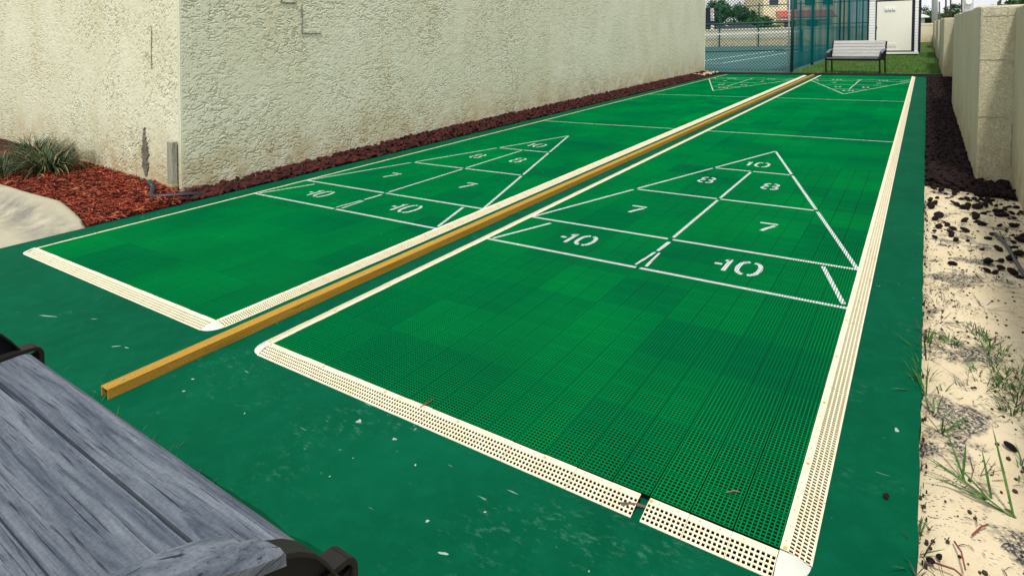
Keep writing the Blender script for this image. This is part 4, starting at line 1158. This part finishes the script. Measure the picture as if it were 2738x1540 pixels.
# foliage
def crown(mb, c, rad, n, leaf, r_, holes=6):
    c = Vector(c); cl = []
    for k in range(26):
        while True:
            q = Vector((r_.uniform(-1,1), r_.uniform(-1,1), r_.uniform(-1,1)))
            if q.length < 1: break
        q = q.normalized()*(.45+.5*r_.random())
        cl.append((Vector((q.x*rad[0],q.y*rad[1],q.z*rad[2]))+c, r_.uniform(.22,.42)*min(rad)))
    for k in range(n):
        cc, cr = r_.choice(cl)
        q = Vector((r_.gauss(0,.5), r_.gauss(0,.5), r_.gauss(0,.45)))*cr
        pz = cc+q
        d = Vector((r_.uniform(-1,1), r_.uniform(-1,1), r_.uniform(-.6,.6))).normalized(); e = d.orthogonal().normalized()
        e.rotate(Quaternion(d, r_.uniform(0,6.28)))
        l_ = leaf*r_.uniform(.6,1.3); w_ = l_*.45
        mb.face([pz-d*l_/2, pz+e*w_/2, pz+d*l_/2, pz-e*w_/2])
def tree(name, loc, trunk_h, rad, n, leaf, label, cat, group, seed, mat=LEAF, tr=.12):
    r_ = random.Random(seed); t = empty(name, label, cat, loc, 0, group)
    mb = MB(); mb.tube([(0,0,-.2),(.05,0,trunk_h*.5),(.0,.05,trunk_h),(.05,.0,trunk_h+rad[2])], [tr*1.3,tr,tr*.8,tr*.3], 8)
    for k in range(6):
        a = k*1.05; mb.tube([(0,.02,trunk_h*.85),(math.cos(a)*rad[0]*.4,math.sin(a)*rad[1]*.4,trunk_h+rad[2]*.45),(math.cos(a)*rad[0]*.7,math.sin(a)*rad[1]*.7,trunk_h+rad[2]*.9)], [tr*.6,tr*.4,tr*.15], 6)
    mb.build('trunk', BARK, t)
    mb = MB(); crown(mb, (0,0,trunk_h+rad[2]*.85), rad, n, leaf, r_); mb.build('crown', mat, t)
    return t
GB = 'bushy trees behind the tennis court'
for i, (x, y_, th, rad, lab) in enumerate([(-13.2,51,.9,(1.3,1.0,1.7),'bushy dark green tree behind the tennis court just right of the tall sign'),
        (-12.0,52,.8,(1.3,1.0,1.6),'tall bushy tree beyond the far wall between the sign and the beige house'),
        (-10.7,52.5,.6,(1.2,1.0,1.15),'mid height bushy tree beyond the far wall'),
        (-9.6,53,.5,(1.1,1.0,.95),'low bushy tree in front of the beige house')]):
    tree('bushy_tree', (x,y_,0), th, rad, 4200, .24, lab, 'tree', GB, i+5, LEAF)
GT = 'trees on the horizon right of the shed'
for i, (x, y_, th, rad, lab) in enumerate([(1.1,82,1.0,(1.6,1.4,1.2),'far dark tree rising just right of the shed'),(2.4,82,.9,(1.4,1.2,1.1),'far dark tree between the small pale house and grey pole'),(4.25,71,.8,(1.05,1.0,1.2),'round dark tree beyond the boundary wall near the thin poles'),(5.6,72,.6,(.9,1.0,1.0),'low tree beyond the boundary wall behind the dark pole'),(3.4,76,.5,(.8,.8,.9),'small far tree just right of the grey pole')]):
    tree('far_tree', (x,y_,0), th, rad, 2600, .22, lab, 'tree', GT, i+15, LEAFDARK)
GS = 'shrubs behind the boundary wall'
for i, (x, y_, rad, lab) in enumerate([(3.15,10.9,(.42,.5,.35),'leafy shrub behind the boundary wall next to the grey meter box'),(3.22,8.6,(.42,.6,.40),'leafy shrub with yellow leaves behind the boundary wall pillar'),(3.25,6.6,(.4,.6,.36),'leafy shrub over the boundary wall at the right frame edge')]):
    tree('shrub', (x,y_,0), .75, rad, 1500, .10, lab, 'shrub', GS, i+30, SHRUBLEAF, .02)
# poles, meter box
for x, y_, h, r, nm, lab, mt in ((2.57,46.3,9,.17,'utility_pole','thick pale grey utility pole behind the boundary wall',GALV),(2.92,52.4,2.75,.06,'slim_pole','short slim dark pole beside the thick grey pole',BARK),(3.33,52.7,8,.055,'slim_pole','tall slim dark pole in front of the round tree',BARK),(3.62,52.7,8,.05,'slim_pole','tall slim dark pole close behind the first near the round tree',BARK),(3.14,23,7,.065,'wood_pole','dark wooden pole behind the boundary wall near the grey box',BARK)):
    mb = MB(); mb.tube([(0,0,-.2),(0,0,h*.5),(0,0,h)], [r*1.1,r,r*.85], 12)
    tag(mb.build(nm, mt, loc=(x,y_,0), smooth=True), lab, 'pole')
mbx = empty('meter_box', 'grey electrical meter box on a white post behind the boundary wall', 'meter box', (2.93,15.7,0))
mb = MB(); mb.box(-.09,.09,-.06,.06,1.40,1.85); bevel(mb.build('case', GALV, mbx), .015)
mb = MB(); mb.tube([(0,-.06,1.62),(0,-.12,1.62)], .06, 14); mb.build('dial', WHITE, mbx)
mb = MB(); mb.box(-.115,-.095,-.02,.02,-.1,1.95); mb.build('post', WHITE, mbx)
# small pale house far right
hs = empty('pale_house', 'small pale green house with a white gable roof beyond the wall', 'house', (.9,69.5,0))
mb = MB(); mb.box(-2.2,1.05,0,5,-.2,1.78); mb.build('wall', simple('pale_green_siding', (.40,.46,.38), (.46,.52,.44), 3, .8), hs)
mb = MB(); mb.prism([(-2.6,-.3,1.785),(1.45,-.3,1.785),(1.45,-.3,1.90),(-.55,-.3,2.75),(-2.6,-.3,1.90)], (0,5.6,0)); mb.build('roof', WHITE, hs, recalc=True)
mb = MB(); mb.box(.1,.6,-.02,-.003,.7,1.5); mb.build('window', GLASSDARK, hs)
# beige house left with red awning
bh = empty('beige_house', 'two storey beige house with a red tiled awning behind the tennis court', 'house', (-12.85,67.5,0), R(30))
mb = MB(); mb.box(0,9,0,7,-.2,6.2); mb.build('wall', HOUSEWALL, bh)
mb = MB(); mb.prism([(-.4,-.5,6.203),(9.4,-.5,6.203),(9.4,3.5,8.0),(-.4,3.5,8.0)], (0,0,.12)); mb.prism([(-.4,7.5,6.203),(-.4,3.5,8.005),(9.4,3.5,8.005),(9.4,7.5,6.203)], (0,0,.12)); mb.build('roof', TERRA, bh, recalc=True)
for x0, x1, z0, z1 in ((.62,1.60,3.62,5.1),(2.55,3.6,3.1,5.2),(4.4,5.5,3.5,5.1),(6.3,7.4,3.5,5.1)):
    mb = MB(); mb.box(x0-.08,x1+.08,-.06,-.003,z0-.08,z1+.08); fo = mb.build('window', WHITE, bh)
    mb = MB(); mb.box(x0,x1,-.075,-.061,z0,z1); mb.build('pane', GLASSDARK, fo)
mb = MB()
for k in range(30):
    x0 = 1.3+.2*k
    n = 5
    for q in range(n):
        pass
    mb.tube([(x0+.1,-.05,2.95),(x0+.1,-1.3,2.2)], .085, 8)
mb.build('awning', TERRA, bh)
mb = MB(); mb.box(1.3,7.3,-1.25,-.05,2.02,2.10); mb.build('awning_beam', WHITE, bh)
mb = MB(); mb.box(2.2,3.4,-.05,-.003,0,1.9); mb.box(4.6,5.8,-.05,-.003,0,1.9); mb.build('porch_opening', GLASSDARK, bh)
# tall sign
sg = empty('roadside_sign', 'tall dark navy sign with a white lettered strip behind the tennis court', 'sign', (-12.3,46.35,0), R(28))
mb = MB(); mb.box(-.42,.42,-.06,.06,-.2,2.88); mb.build('panel', NAVY, sg)
mb = MB(); mb.box(.03,.29,-.075,-.061,1.86,2.82); mb.box(.03,.29,-.075,-.061,1.20,1.52); mb.build('white_strip', WHITE, sg)
mb = MB()
def stroke(pts, wd=.045, mi=0):
    for a, b in zip(pts, pts[1:]): mb.bar((a[0],-.080,a[1]),(b[0],-.080,b[1]),wd,.008,(0,-1,0),mi)
SIGNM = [NAVY, simple('sign_red', (.35,.03,.06), (.4,.05,.08), 10), simple('sign_teal', (.02,.12,.12), (.03,.16,.16), 10)]
stroke([(.10,2.52),(.08,2.62),(.12,2.72),(.20,2.72),(.24,2.62),(.22,2.52),(.16,2.48),(.10,2.52)],.04); mb.build('letter', SIGNM[1], sg)
mb = MB(); stroke([(.22,2.40),(.12,2.38),(.09,2.30),(.13,2.22),(.22,2.22)],.04); mb.build('letter', SIGNM[2], sg)
mb = MB(); stroke([(.13,2.12),(.09,2.05),(.12,1.98),(.20,2.02),(.24,1.97),(.17,1.91)],.045); mb.build('letter', SIGNM[0], sg)
# parked cars beyond the wall
def car(loc, rz, mat, label):
    t = empty('parked_car', label, 'car', loc, rz, 'cars parked beyond the far wall')
    def shell(prof, hw, inset):
        mb = MB(); k = len(prof)
        for s_ in (-1,1):
            for (x, z, ins) in prof: mb.v.append((x, s_*(hw-ins), z))
        mb.f.append(tuple(range(k))); mb.m.append(0); mb.f.append(tuple(reversed(range(k,2*k)))); mb.m.append(0)
        for i in range(k):
            j = (i+1) % k; mb.f.append((i, k+i, k+j, j)); mb.m.append(0)
        return mb
    o = shell([(-2.1,.35,.05),(-2.15,.62,.03),(-2.05,.92,.06),(-1.3,.98,.05),(1.0,.96,.05),(1.95,.80,.08),(2.15,.60,.06),(2.1,.33,.08)], .86, 0).build('body', mat, t, recalc=True); bevel(o, .05, 3)
    o = shell([(-1.75,.965,.10),(-1.15,1.42,.22),(.05,1.46,.24),(.95,.95,.10)], .86, 0).build('cabin', mat, t, recalc=True); bevel(o, .05, 3)
    mb = MB()
    for s_ in (-1,1):
        mb.hexa([(-1.45,s_*.765,1.0),(.72,s_*.765,1.0),(.72,s_*.775,1.0),(-1.45,s_*.775,1.0),(-1.08,s_*.64,1.38),(.02,s_*.64,1.40),(.02,s_*.66,1.40),(-1.08,s_*.66,1.38)])
    mb.build('window', GLASSDARK, t, recalc=True)
    for x in (-1.3,1.3):
        for s_ in (-1,1):
            mb = MB(); mb.tube([(x,s_*.68,.31),(x,s_*.87,.31)], .31, 18); w_ = mb.build('wheel', BLACKHOSE, t)
            mb = MB(); mb.tube([(x,s_*.872,.31),(x,s_*.885,.31)], .18, 14); mb.build('rim', GALV, w_)
    for s_ in (-1,1):
        mb = MB(); mb.box(-2.17,-2.10,s_*.62-.13,s_*.62+.13,.68,.82); mb.build('tail_light', simple('tail_red', (.4,.02,.02), (.45,.04,.04), 5, .3), t)
car((-12.1,48.6,.22), R(25), simple('car_white', (.75,.76,.75), (.8,.8,.8), 2, .3, .5), 'white car parked beyond the far wall beside the sign')
car((-9.9,47.9,.15), R(18), simple('car_navy', (.02,.025,.05), (.03,.03,.06), 2, .25, .5), 'dark navy car parked beyond the far wall')
